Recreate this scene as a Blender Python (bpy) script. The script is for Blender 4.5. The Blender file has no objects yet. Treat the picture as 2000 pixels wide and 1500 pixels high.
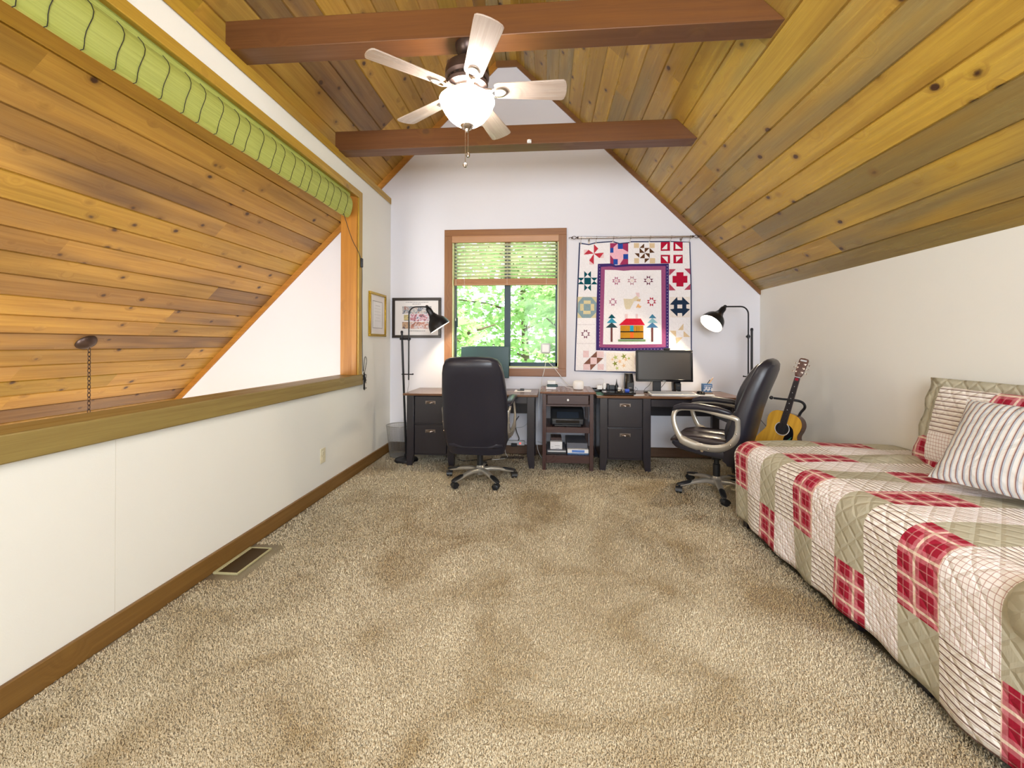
import bpy, math, random, json
import numpy as np
from mathutils import Vector, Matrix
R=math.radians
random.seed(7); rng=np.random.default_rng(7)
sc=bpy.context.scene; COL=sc.collection

# ---------------- camera, world, sun, fill lights, exposure ----------------
F_PX,YAW,CX,CY,PITCH,ROLL,CAMH=823.4461,.0793,1001.28,668.83,.0022,.0034,1.262
fw=Vector((-math.sin(YAW),math.cos(YAW),0)); rt=Vector((math.cos(YAW),math.sin(YAW),0)); up=Vector((0,0,1))
f2=fw*math.cos(PITCH)+up*math.sin(PITCH); u2=-fw*math.sin(PITCH)+up*math.cos(PITCH)
r3=rt*math.cos(ROLL)+u2*math.sin(ROLL); u3=-rt*math.sin(ROLL)+u2*math.cos(ROLL)
cd=bpy.data.cameras.new('camera'); cam=bpy.data.objects.new('camera',cd); COL.objects.link(cam); sc.camera=cam
cd.sensor_fit='HORIZONTAL'; cd.sensor_width=36; cd.lens=36*F_PX/2000
cd.shift_x=-(CX-1000)/2000; cd.shift_y=(CY-750)/2000; cd.clip_start=.02
cam.matrix_world=Matrix(((r3.x,u3.x,-f2.x,0),(r3.y,u3.y,-f2.y,0),(r3.z,u3.z,-f2.z,CAMH),(0,0,0,1)))
sc.view_settings.view_transform='Standard'; sc.view_settings.look='None'
sc.view_settings.gamma=1; sc.view_settings.use_curve_mapping=False
sc.view_settings.exposure=1.25
W=bpy.data.worlds.new('sky'); sc.world=W; W.use_nodes=True
bg=W.node_tree.nodes['Background']; bg.inputs[0].default_value=(.80,.92,1,1); bg.inputs[1].default_value=1.8
sd=bpy.data.lights.new('sun','SUN'); sd.energy=7.5; sd.angle=R(1); sd.color=(1,.95,.85)
so=bpy.data.objects.new('sun',sd); COL.objects.link(so); so.rotation_euler=Vector((-.75,.25,-.95)).to_track_quat('-Z','Y').to_euler()
def area(name,loc,size,energy,color,target):
    l=bpy.data.lights.new(name,'AREA'); l.shape='RECTANGLE'; l.size,l.size_y=size; l.energy=energy; l.color=color
    o=bpy.data.objects.new(name,l); COL.objects.link(o); o.location=loc
    o.rotation_euler=(Vector(target)-Vector(loc)).to_track_quat('-Z','Y').to_euler(); return o
# fill lights added behind the camera, at the unseen loft and great room openings
area('loft_fill_light',(.5,-1.95,1.75),(2.2,1.5),60,(.86,.92,1),(.5,5,1.4))
area('great_room_fill_light',(-4.0,-1.95,.4),(2.6,3.4),115,(1,.9,.76),(-4,4,.6))

# ---------------- materials ----------------
def srgb(h):
    v=[int(h[i:i+2],16)/255 for i in (0,2,4)]
    return tuple(c/12.92 if c<=.04045 else ((c+.055)/1.055)**2.4 for c in v)+(1,)
class NT:
    def __init__(s,name):
        s.m=bpy.data.materials.new(name); s.m.use_nodes=True; s.t=s.m.node_tree; s.n=s.t.nodes
        s.b=s.n['Principled BSDF']
    def node(s,t,**k):
        n=s.n.new(t)
        for a,v in k.items(): setattr(n,a,v)
        return n
    def set(s,sock,v):
        if hasattr(v,'is_output'): s.t.links.new(v,sock)
        else: sock.default_value=v
    def math(s,op,a,b=0.,c=0.,clamp=False):
        n=s.node('ShaderNodeMath',operation=op); n.use_clamp=clamp
        s.set(n.inputs[0],a); s.set(n.inputs[1],b); s.set(n.inputs[2],c); return n.outputs[0]
    def mix(s,f,a,b,bt='MIX'):
        n=s.node('ShaderNodeMix',data_type='RGBA',blend_type=bt)
        s.set(n.inputs[0],f); s.set(n.inputs[6],a); s.set(n.inputs[7],b); return n.outputs[2]
    def noise(s,vec,scale,detail=2,rough=.5,dist=0):
        n=s.node('ShaderNodeTexNoise'); 
        if vec is not None: s.set(n.inputs['Vector'],vec)
        n.inputs['Scale'].default_value=scale; n.inputs['Detail'].default_value=detail; n.inputs['Roughness'].default_value=rough; n.inputs['Distortion'].default_value=dist
        return n.outputs[0]
    def ramp(s,f,stops,interp='LINEAR'):
        n=s.node('ShaderNodeValToRGB'); cr=n.color_ramp; cr.interpolation=interp
        while len(cr.elements)<len(stops): cr.elements.new(.5)
        for e,(p,c) in zip(cr.elements,stops): e.position=p; e.color=c
        s.set(n.inputs[0],f); return n.outputs[0]
    def xyz(s,x,y,z=0.):
        n=s.node('ShaderNodeCombineXYZ'); s.set(n.inputs[0],x); s.set(n.inputs[1],y); s.set(n.inputs[2],z); return n.outputs[0]
    def sep(s,v):
        n=s.node('ShaderNodeSeparateXYZ'); s.set(n.inputs[0],v); return n.outputs
    def tc(s,k='Object'): return s.node('ShaderNodeTexCoord').outputs[k]
    def uv(s): return s.tc('UV')
    def maprange(s,v,a,b,c=0.,d=1.):
        n=s.node('ShaderNodeMapRange'); s.set(n.inputs[0],v)
        for i,x in zip((1,2,3,4),(a,b,c,d)): n.inputs[i].default_value=x
        return n.outputs[0]
    def bump(s,h,strength=.3,dist=.002):
        n=s.node('ShaderNodeBump'); n.inputs['Strength'].default_value=strength; n.inputs['Distance'].default_value=dist
        s.set(n.inputs['Height'],h); s.set(s.b.inputs['Normal'],n.outputs[0])
    def line(s,x,period,centre,half):
        return s.math('COMPARE',s.math('FRACT',s.math('DIVIDE',x,period)),centre,half)
MAT={}
def mat(name,col,rough=.5,metal=0,emit=0,spec=None,var=.0,vs=8,bump=0,bs=60,coat=0,trans=0):
    if name in MAT: return MAT[name]
    t=NT(name); b=t.b
    c=srgb(col) if isinstance(col,str) else col
    b.inputs['Roughness'].default_value=rough; b.inputs['Metallic'].default_value=metal
    if coat: b.inputs['Coat Weight'].default_value=coat; b.inputs['Coat Roughness'].default_value=.15
    if spec is not None: b.inputs['Specular IOR Level'].default_value=spec
    n=t.noise(t.tc(),vs,3)
    v=var or .05
    hi=tuple(min(1,x*(1+v)) for x in c[:3])+(1,); lo=tuple(x*(1-v) for x in c[:3])+(1,)
    t.set(b.inputs['Base Color'],t.mix(n,lo,hi))
    if emit: b.inputs['Emission Color'].default_value=c; b.inputs['Emission Strength'].default_value=emit
    if bump: t.bump(t.noise(t.tc(),bs,2),bump,.002)
    MAT[name]=t.m; return t.m
def wood(name,tones,plankw=None,L=3.0,rough=.42,knots=1.,bright=1.,knotscale=3.2,coat=0.):
    t=NT(name); u,v,_=t.sep(t.uv())
    if plankw:
        row=t.math('FLOOR',t.math('DIVIDE',v,plankw))
        w=t.node('ShaderNodeTexWhiteNoise',noise_dimensions='1D'); t.set(w.inputs['W'],row)
        seg=t.math('FLOOR',t.math('ADD',t.math('DIVIDE',u,L),t.math('MULTIPLY',w.outputs[0],9.)))
        w2=t.node('ShaderNodeTexWhiteNoise',noise_dimensions='2D'); t.set(w2.inputs['Vector'],t.xyz(row,seg)); r=w2.outputs[0]
    else:
        oi=t.node('ShaderNodeObjectInfo'); r=oi.outputs['Random']
    off=t.math('MULTIPLY',r,37.)
    n0=t.noise(t.xyz(t.math('MULTIPLY',u,.8),t.math('MULTIPLY',v,5.),off),1.,2)
    st=[(i/(len(tones)-1) if len(tones)>1 else 0,srgb(c)) for i,c in enumerate(tones)]
    tf=t.math('ADD',t.math('MULTIPLY',r,.85 if plankw else .25),t.math('MULTIPLY',t.math('SUBTRACT',n0,.5),.4 if plankw else .9))
    if not plankw: tf=t.math('ADD',tf,.35)
    base=t.ramp(tf,st)
    # voronoi knots: warped growth rings around each knot
    vo=t.node('ShaderNodeTexVoronoi',voronoi_dimensions='3D'); vo.inputs['Scale'].default_value=knotscale
    t.set(vo.inputs['Vector'],t.xyz(u,t.math('MULTIPLY',v,1.25),t.math('MULTIPLY',off,1.)))
    d=vo.outputs['Distance']; vr=t.sep(vo.outputs['Color'])[0]
    near=t.maprange(d,.30,.0,0,1)
    gv=t.math('ADD',t.math('MULTIPLY',v,34.),t.math('MULTIPLY',near,3.2))
    g=t.noise(t.xyz(t.math('MULTIPLY',u,1.1),gv,off),1.,4,.6,.6)
    fine=t.noise(t.xyz(t.math('MULTIPLY',u,7.),t.math('MULTIPLY',v,260.),off),1.,2)
    gg=t.maprange(g,.35,.68)
    c=t.mix(t.math('MULTIPLY',gg,.34),base,t.mix(1.,base,srgb('a8805a'),'MULTIPLY'))
    c=t.mix(t.math('MULTIPLY',t.maprange(fine,.45,.7),.16),c,t.mix(1.,c,srgb('b08a60'),'MULTIPLY'))
    if knots:
        wob=t.math('ADD',d,t.math('MULTIPLY',t.math('SUBTRACT',t.noise(t.xyz(u,v,off),26,2),.5),.07))
        gate=t.math('GREATER_THAN',vr,.18)
        halo=t.math('MULTIPLY',t.maprange(wob,.26,.10),gate)
        core=t.math('MULTIPLY',t.maprange(wob,.13,.07),gate)
        c=t.mix(t.math('MULTIPLY',halo,.42*knots),c,srgb('7a5424'))
        c=t.mix(t.math('MULTIPLY',core,.85*knots),c,srgb('4a3020'))
    if bright!=1.: c=t.mix(1.,c,(bright,bright,bright,1),'MULTIPLY')
    t.set(t.b.inputs['Base Color'],c)
    t.set(t.b.inputs['Roughness'],t.math('ADD',rough-.08,t.math('MULTIPLY',gg,.16)))
    if coat: t.b.inputs['Coat Weight'].default_value=coat; t.b.inputs['Coat Roughness'].default_value=.25
    t.bump(t.math('ADD',g,t.math('MULTIPLY',fine,.3)),.22,.002)
    MAT[name]=t.m; return t.m
wood('cedar_planks_right',['94804e','b08a34','a08036','c49e42','978456','ceaa48','ac8838','94783c','c09640'],.175,3.3,.33,knots=1.3,knotscale=5.2)
wood('cedar_planks_left',['a8882e','c0963c','a07c38','cca048','ae8440','7e6040','c4984a','b48a38'],.175,3.3,.42,knots=1.3,knotscale=5.2)
wood('trim_cedar',['a86c26','b88032','a06828'],rough=.4,knots=.7)
wood('trim_gold',['b08c30','bc9838','a48030'],rough=.4,knots=.5)
wood('beam_cedar',['5e3a1c','6c4422','56341a'],rough=.42,knots=.9)
wood('baseboard_wood',['76562a','82602e','6a4c24'],rough=.45,knots=.3)
wood('baseboard_dark',['5a4230','644a34'],rough=.45,knots=.3)
wood('ledge_wood',['8c7844','98844c','7e6c3c'],rough=.45,knots=.25)
wood('casing_wood',['8c5c3a','966840','80543a'],rough=.42,knots=.5)
wood('rake_wood',['7c5430','865e34'],rough=.45,knots=.2)
mat('espresso_wood','26232a',.3,coat=.3,var=.12,vs=3)
wood('walnut_top',['6a4c36','74543c','60442f'],rough=.22,knots=0)
wood('stand_wood',['43302f','4b3533','3b292b'],rough=.33,knots=0)
wood('stand_top_wood',['7a5038','825840'],rough=.25,knots=0)
wood('spruce_top',['e0a838','e8b244','d89c30'],rough=.18,knots=0)
wood('rosewood',['4a2416','54291a','3e1e14'],rough=.22,knots=0)
wood('blade_wood',['a89a92','b4a69c','9c9088'],rough=.3,knots=0)
def carpet():
    t=NT('carpet'); o=t.tc()
    a=t.noise(o,1.7,4,.6,.8); b=t.noise(o,14,3,.6); f=t.noise(o,170,2,.6); f2=t.noise(o,420,2)
    c=t.ramp(a,[(.34,srgb('b8a27a')),(.5,srgb('dccfb0')),(.66,srgb('f0e4c8'))])
    c=t.mix(t.maprange(b,.35,.7,0,.35),c,srgb('b8a688'))
    c=t.mix(t.maprange(f,.3,.62,.45,0),c,srgb('a8967c'))
    t.set(t.b.inputs['Base Color'],c); t.b.inputs['Roughness'].default_value=.95; t.b.inputs['Specular IOR Level'].default_value=.1
    t.b.inputs['Sheen Weight'].default_value=.3
    t.bump(t.math('ADD',t.math('ADD',f,t.math('MULTIPLY',f2,.6)),t.math('MULTIPLY',b,.8)),.8,.012); MAT['carpet']=t.m
    # pile fibres
    t=NT('carpet_fibre'); o=t.tc()
    a=t.noise(o,1.7,4,.6,.8); f=t.noise(o,120,2,.6)
    c=t.ramp(a,[(.34,srgb('b8a27a')),(.5,srgb('dfd2b6')),(.66,srgb('f4ead0'))])
    c=t.mix(t.maprange(f,.35,.65,0,.6),c,srgb('b8a682'))
    t.set(t.b.inputs['Base Color'],c); t.b.inputs['Roughness'].default_value=.8; t.b.inputs['Specular IOR Level'].default_value=.2; t.b.inputs['Sheen Weight'].default_value=.3
    MAT['carpet_fibre']=t.m
carpet()
mat('wall_paint','e9e9e4',.75,var=.015,vs=2,bump=.12,bs=180)
mat('wall_paint_daylight_tint','e1e1ea',.75,var=.015,vs=2,bump=.12,bs=180)  # wall paint with the bluish cast of daylight put into its colour
# fabrics of the bed cover, all with stitched diagonal quilting
def fabric(kind,name,quilted=True,p=1.):
    t=NT(name); u,v,_=t.sep(t.uv())
    if kind=='plaid':
        c=t.mix(0.,srgb('a02038'),srgb('a02038'))
        for x in (u,v):
            c=t.mix(t.math('MULTIPLY',t.line(x,.098*p,.5,.21),.45),c,srgb('d89098'))
            c=t.mix(t.math('MULTIPLY',t.line(x,.098*p,.5,.055),.75),c,srgb('efe2cc'))
            c=t.mix(t.math('MULTIPLY',t.line(x,.098*p,.97,.02),.35),c,srgb('e8b8b8'))
    elif kind=='pane':
        c=t.mix(0.,srgb('f4f0f0'),srgb('f4f0f0'))
        for x in (u,v): c=t.mix(t.math('MULTIPLY',t.line(x,.019*p,.5,.07),.62),c,srgb('a8746c'))
    elif kind=='beige': c=t.mix(t.noise(t.uv(),30,3),srgb('b0ac98'),srgb('beb8a4'))
    elif kind=='ticking':
        c=t.mix(0.,srgb('f2eeea'),srgb('f2eeea'))
        c=t.mix(t.math('MULTIPLY',t.line(v,.024*p,.5,.11),.9),c,srgb('6e4a42'))
        c=t.mix(t.math('MULTIPLY',t.line(v,.024*p,.82,.05),.7),c,srgb('b89a7c'))
    elif kind=='stripe':
        c=t.mix(0.,srgb('dfe0e0'),srgb('dfe0e0'))
        c=t.mix(.9,c,srgb('dfe0e0'))
        c=t.mix(t.math('MULTIPLY',t.line(u,.026,.5,.085),.9),c,srgb('7a4a48'))
        c=t.mix(t.math('MULTIPLY',t.line(u,.026,.34,.07),.7),c,srgb('d8bca6'))
        c=t.mix(t.math('MULTIPLY',t.line(u,.026,.68,.12),.8),c,srgb('a8b4c4'))
    t.set(t.b.inputs['Base Color'],c); t.b.inputs['Roughness'].default_value=.85; t.b.inputs['Specular IOR Level'].default_value=.15
    h=t.noise(t.xyz(t.math('MULTIPLY',u,70.),t.math('MULTIPLY',v,22.)),1.,3,.6)
    if quilted:
        a=t.math('PINGPONG',t.math('ADD',u,v),.043); b=t.math('PINGPONG',t.math('SUBTRACT',u,v),.043)
        q=t.math('MINIMUM',a,b); q=t.math('MINIMUM',t.math('MULTIPLY',q,60.),1.)
        t.bump(t.math('ADD',t.math('MULTIPLY',q,1.),t.math('MULTIPLY',h,.6)),.6,.006)
    else: t.bump(t.noise(t.uv(),11,3,.5,.8),.55,.03)
    MAT[name]=t.m
fabric('plaid','red_plaid'); fabric('pane','windowpane_cotton'); fabric('beige','beige_cotton'); fabric('ticking','ticking_cotton')
fabric('stripe','striped_cotton',False)
def glass(name,tint=(1,1,1,1),ior=1.2):
    t=NT(name); t.n.remove(t.b); tr=t.node('ShaderNodeBsdfTransparent'); tr.inputs[0].default_value=tint
    gl=t.node('ShaderNodeBsdfGlossy'); gl.inputs['Roughness'].default_value=.02
    fr=t.node('ShaderNodeFresnel'); fr.inputs[0].default_value=ior
    mx=t.node('ShaderNodeMixShader'); t.set(mx.inputs[0],fr.outputs[0]); t.t.links.new(tr.outputs[0],mx.inputs[1]); t.t.links.new(gl.outputs[0],mx.inputs[2])
    t.t.links.new(mx.outputs[0],t.n['Material Output'].inputs[0]); MAT[name]=t.m
glass('window_glass',(.96,1,.97,1),1.18)
def translucent(name,c1,c2,f=.5,scale=3.):
    t=NT(name); t.n.remove(t.b); c=t.mix(t.noise(t.tc(),scale,3),srgb(c1),srgb(c2))
    d=t.node('ShaderNodeBsdfDiffuse'); tl=t.node('ShaderNodeBsdfTranslucent'); t.set(d.inputs[0],c); t.set(tl.inputs[0],c)
    mx=t.node('ShaderNodeMixShader'); mx.inputs[0].default_value=f; t.t.links.new(d.outputs[0],mx.inputs[1]); t.t.links.new(tl.outputs[0],mx.inputs[2])
    t.t.links.new(mx.outputs[0],t.n['Material Output'].inputs[0]); MAT[name]=t.m
translucent('leaf_green','5f9444','d8e6b0',.5,1.3)
translucent('blind_slat','f0eed4','f8f6e4',.6)
def bamboo():
    t=NT('green_bamboo'); x,y,z=t.sep(t.tc())
    n=t.noise(t.xyz(t.math('MULTIPLY',x,160.),t.math('MULTIPLY',y,3.),t.math('MULTIPLY',z,160.)),1.,3)
    t.set(t.b.inputs['Base Color'],t.mix(n,srgb('8a9040'),srgb('bcc468'))); t.b.inputs['Roughness'].default_value=.6; t.bump(n,.5,.004); MAT['green_bamboo']=t.m
bamboo()
def emis(name,col,s):
    t=NT(name); t.b.inputs['Base Color'].default_value=srgb(col); t.b.inputs['Emission Color'].default_value=srgb(col); t.b.inputs['Emission Strength'].default_value=s
    t.b.inputs['Roughness'].default_value=.3; MAT[name]=t.m
emis('frosted_bowl','fff8f0',21.); emis('fill_globe_glow','fffaf6',40.); emis('lamp_bulb','fff0d8',30.); emis('red_led','ff2010',4.)
mat('black_metal','26262a',.35,.6); mat('pewter','8c8078',.3,.85); mat('bronze_metal','4a3c38',.35,.7); mat('nickel','b8aea6',.22,.95); mat('silver_paint','b4b0a8',.3,.55)
mat('leather','23232e',.34,var=.12,bump=.18,bs=160); mat('black_plastic','1c1e22',.4); mat('black_gloss','141418',.12)
mat('screen_off','3a3634',.28); mat('white_plastic','e6e6e8',.35); mat('light_grey_plastic','c4c6ca',.4); mat('key_grey','8a8e98',.5)
mat('dark_teal_plastic','14383c',.3); mat('gold_frame','b8962a',.25,.6); mat('mat_board','e8e4e4',.8); mat('paper','efeff2',.7)
mat('black_frame','28201f',.35); mat('window_aluminium','22343c',.4,.3); mat('brass_dark','5c4a2e',.35,.8); mat('cord_black','1e1e20',.5); mat('cord_white','e4e4e4',.5)
mat('vinyl_jamb','e4dcb4',.5); mat('vent_brown','3e2c12',.5,.2); mat('vent_cream','b4ac84',.5); mat('outlet_ivory','e0d8bc',.45)
mat('chrome_blue','3458c8',.3); mat('brick_wood','7a6a60',.6); mat('bark','5c4a3a',.9); mat('ground','5c7a34',.95,var=.3)
mat('mattress_cloth','b4b0a0',.9); mat('wire_mesh','a8a8a6',.35,.8); mat('fan_mesh_bronze','6a5040',.35,.8)
mat('pale_box','dcdce0',.6); mat('grey_stack','5a5c66',.5); mat('blue_label','5c86d0',.4); mat('denim','5478a4',.8,var=.4,vs=60); mat('pencil_yellow','d09a50',.5)
mat('brown_leather_light','30282c',.28)
mat('sash_trim','dfe0a8',.4); mat('valance_wood','b08058',.45); mat('green_folder','3a7c60',.5)
mat('knob_white','f4f4f4',.2)
mat('frosted_glass_dark','2c3440',.1)

# ---------------- mesh builder ----------------
class MB:
    def __init__(s): s.v=[]; s.f=[]; s.uv=[]; s.mi=[]; s.sm=[]; s.cur=0; s.M=None
    def _add(s,vs,fs,uvs=None,smooth=False,m=None):
        b=len(s.v)
        for p in vs:
            p=Vector(p)
            if s.M: p=s.M@p
            s.v.append(tuple(p))
        for k,f in enumerate(fs):
            s.f.append([b+i for i in f]); s.mi.append(s.cur if m is None else m); s.sm.append(smooth)
            s.uv.append(uvs[k] if uvs else None)
        return s
    def box(s,x0,x1,y0,y1,z0,z1,m=None):
        x0,x1=sorted((x0,x1));y0,y1=sorted((y0,y1));z0,z1=sorted((z0,z1))
        vs=[(x,y,z) for x in(x0,x1) for y in(y0,y1) for z in(z0,z1)]
        fs=[(0,1,3,2),(4,6,7,5),(0,4,5,1),(2,3,7,6),(0,2,6,4),(1,5,7,3)]
        d=(x1-x0,y1-y0,z1-z0); L=d.index(max(d)); o=[i for i in(0,1,2) if i!=L]
        uvs=[]
        for f in fs:
            pts=[vs[i] for i in f]; ax=[i for i in range(3) if len({round(p[i],7) for p in pts})==1]; ax=ax[0] if ax else 0
            if ax==L: uvs.append([(p[o[0]]*.3,p[o[1]]) for p in pts])
            else:
                w=[i for i in o if i!=ax][0]; uvs.append([(p[L],p[w]+.37*ax) for p in pts])
        return s._add(vs,fs,uvs,False,m)
    def obox(s,c,size,M=None,m=None):
        # oriented box: M a 3x3 rotation
        old=s.M; T=Matrix.Translation(c)@(M.to_4x4() if M else Matrix.Identity(4)); s.M=(old@T) if old else T
        a,b,d=[x/2 for x in size]; s.box(-a,a,-b,b,-d,d,m); s.M=old; return s
    def tube(s,pts,r,n=8,m=None,closed=False,cap=True,flat=None):
        P=[Vector(p) for p in pts]; rs=r if isinstance(r,(list,tuple)) else [r]*len(P); N=len(P)
        T=[]
        for i in range(N):
            a=P[i-1] if (i>0 or closed) else P[i]; b=P[(i+1)%N] if (i<N-1 or closed) else P[i]; t=(b-a); T.append(t.normalized() if t.length>1e-9 else Vector((0,0,1)))
        ref=Vector((0,0,1)) if abs(T[0].z)<.9 else Vector((1,0,0)); nrm=(ref-T[0]*ref.dot(T[0])).normalized(); vs=[]
        for i in range(N):
            nrm=(nrm-T[i]*nrm.dot(T[i])).normalized(); bn=T[i].cross(nrm)
            for k in range(n):
                a=2*math.pi*k/n; fx,fy=(flat if flat else (1,1))
                vs.append(P[i]+(nrm*math.cos(a)*fx+bn*math.sin(a)*fy)*rs[i])
        fs=[]; K=N if closed else N-1
        for i in range(K):
            for k in range(n):
                a=i*n+k;b=i*n+(k+1)%n;c=((i+1)%N)*n+(k+1)%n;d=((i+1)%N)*n+k; fs.append((a,b,c,d))
        if cap and not closed: fs+= [tuple(range(n-1,-1,-1)),tuple((N-1)*n+k for k in range(n))]
        return s._add(vs,fs,None,True,m)
    def lathe(s,prof,c=(0,0,0),n=28,m=None,axis=None,cap=True):
        # prof: (radius,height) list along axis (default z)
        q=Vector(axis).normalized().to_track_quat('Z','Y').to_matrix() if axis else Matrix.Identity(3); c=Vector(c); vs=[];fs=[]
        for r,h in prof:
            for k in range(n):
                a=2*math.pi*k/n; vs.append(c+q@Vector((r*math.cos(a),r*math.sin(a),h)))
        for i in range(len(prof)-1):
            for k in range(n): fs.append((i*n+k,i*n+(k+1)%n,(i+1)*n+(k+1)%n,(i+1)*n+k))
        if cap:
            if prof[0][0]>1e-5: fs.append(tuple(range(n-1,-1,-1)))
            if prof[-1][0]>1e-5: fs.append(tuple((len(prof)-1)*n+k for k in range(n)))
        return s._add(vs,fs,None,True,m)
    def prism(s,poly,a0,a1,axis='y',m=None,uvrot=False):
        # poly in the two other axes; extruded from a0 to a1
        def mk(p,a): return {'y':(p[0],a,p[1]),'x':(a,p[0],p[1]),'z':(p[0],p[1],a)}[axis]
        n=len(poly); vs=[mk(p,a0) for p in poly]+[mk(p,a1) for p in poly]
        area_=sum(poly[i][0]*poly[(i+1)%n][1]-poly[(i+1)%n][0]*poly[i][1] for i in range(n))
        flip=(area_>0)!=(axis=='y')
        lo=tuple(range(n)); hi=tuple(range(n,2*n))
        uvp=[(p[0],p[1]) for p in poly] if not uvrot else [(p[1],p[0]) for p in poly]
        fs=[lo[::-1] if flip else lo, hi if flip else hi[::-1]]; uvs=[uvp[::-1] if flip else uvp, uvp if flip else uvp[::-1]]
        acc=0
        for i in range(n):
            j=(i+1)%n; L=math.dist(poly[i],poly[j]); f=(i,j,n+j,n+i); uvf=[(a0,acc),(a0,acc+L),(a1,acc+L),(a1,acc)] if abs(a1-a0)>L else [(acc,a0),(acc+L,a0),(acc+L,a1),(acc,a1)]
            if not flip: f=f[::-1]; uvf=uvf[::-1]
            fs.append(f); uvs.append(uvf); acc+=L
        return s._add(vs,fs,uvs,False,m)
    def loft(s,rings,m=None,cap=True,smooth=True,closed=True,uvs=None):
        n=len(rings[0]); vs=[p for r in rings for p in r]; fs=[]; K=n if closed else n-1
        for i in range(len(rings)-1):
            for k in range(K): fs.append((i*n+k,i*n+(k+1)%n,(i+1)*n+(k+1)%n,(i+1)*n+k))
        if cap and closed: fs+=[tuple(range(n-1,-1,-1)),tuple((len(rings)-1)*n+k for k in range(n))]
        return s._add(vs,fs,None,smooth,m)
    def sphere(s,c,r,n=14,m=None,sc_=(1,1,1)):
        prof=[(math.sin(math.pi*i/n)*r,-math.cos(math.pi*i/n)*r) for i in range(n+1)]
        b=len(s.v); s.lathe(prof,(0,0,0),n*2,m,cap=False)
        # scale and move (undo M)
        for i in range(b,len(s.v)):
            p=Vector(s.v[i]); 
            if s.M: p=s.M.inverted()@p
            p=Vector((p.x*sc_[0]+c[0],p.y*sc_[1]+c[1],p.z*sc_[2]+c[2]))
            if s.M: p=s.M@p
            s.v[i]=tuple(p)
        return s
WORLDROOT={}
def build(name,mb,mats,parent=None,bevel=0,seg=2,sub=0,angle=38,solid=0):
    me=bpy.data.meshes.new(name)
    vs=mb.v
    root=parent
    while root is not None and root.parent: root=root.parent
    if root is not None and WORLDROOT.get(root.name):
        o=root.location; vs=[(p[0]-o[0],p[1]-o[1],p[2]-o[2]) for p in vs]
    me.from_pydata(vs,[],mb.f)
    for m in (mats if isinstance(mats,(list,tuple)) else [mats]): me.materials.append(MAT[m] if isinstance(m,str) else m)
    me.polygons.foreach_set('material_index',mb.mi); me.polygons.foreach_set('use_smooth',[True]*len(mb.f))
    uvl=me.uv_layers.new(name='UVMap'); flat=[]
    for f,u in zip(mb.f,mb.uv):
        if u: flat+= [c for p in u for c in p]
        else:
            for i in f:
                p=mb.v[i]; flat+=[p[0]+p[1]*.5,p[2]+p[1]*.5]
    uvl.data.foreach_set('uv',flat)
    me.set_sharp_from_angle(angle=R(angle)); me.validate(); me.update()
    o=bpy.data.objects.new(name,me); COL.objects.link(o)
    if parent is not None: o.parent=parent
    if solid: md=o.modifiers.new('solid','SOLIDIFY'); md.thickness=solid; md.offset=0
    if bevel: md=o.modifiers.new('bevel','BEVEL'); md.width=bevel; md.segments=seg; md.limit_method='ANGLE'; md.angle_limit=R(40)
    if sub: md=o.modifiers.new('sub','SUBSURF'); md.levels=sub; md.render_levels=sub
    return o
def tag(o,label=None,cat=None,group=None,kind=None):
    if label: o['label']=label
    if cat: o['category']=cat
    if group: o['group']=group
    if kind: o['kind']=kind
    return o
def thing(name,label,cat,loc,rz=0,world=True,group=None,kind=None):
    o=bpy.data.objects.new(name,None); COL.objects.link(o); o.location=loc; o.rotation_euler=(0,0,rz); o.empty_display_size=.1
    if world: WORLDROOT[o.name]=True
    return tag(o,label,cat,group,kind)
def copy_tree(o,parent=None):
    c=o.copy(); COL.objects.link(c); c.parent=parent
    for ch in [x for x in bpy.data.objects if x.parent==o]: copy_tree(ch,c)
    return c
def bez(p,n=8):
    # Catmull-Rom through points
    P=[Vector(q) for q in p]; out=[]
    for i in range(len(P)-1):
        a=P[max(i-1,0)];b=P[i];c=P[i+1];d=P[min(i+2,len(P)-1)]
        for k in range(n):
            t=k/n; out.append(.5*((2*b)+(c-a)*t+(2*a-5*b+4*c-d)*t*t+(3*b-a-3*c+d)*t**3))
    out.append(P[-1]); return out

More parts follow.
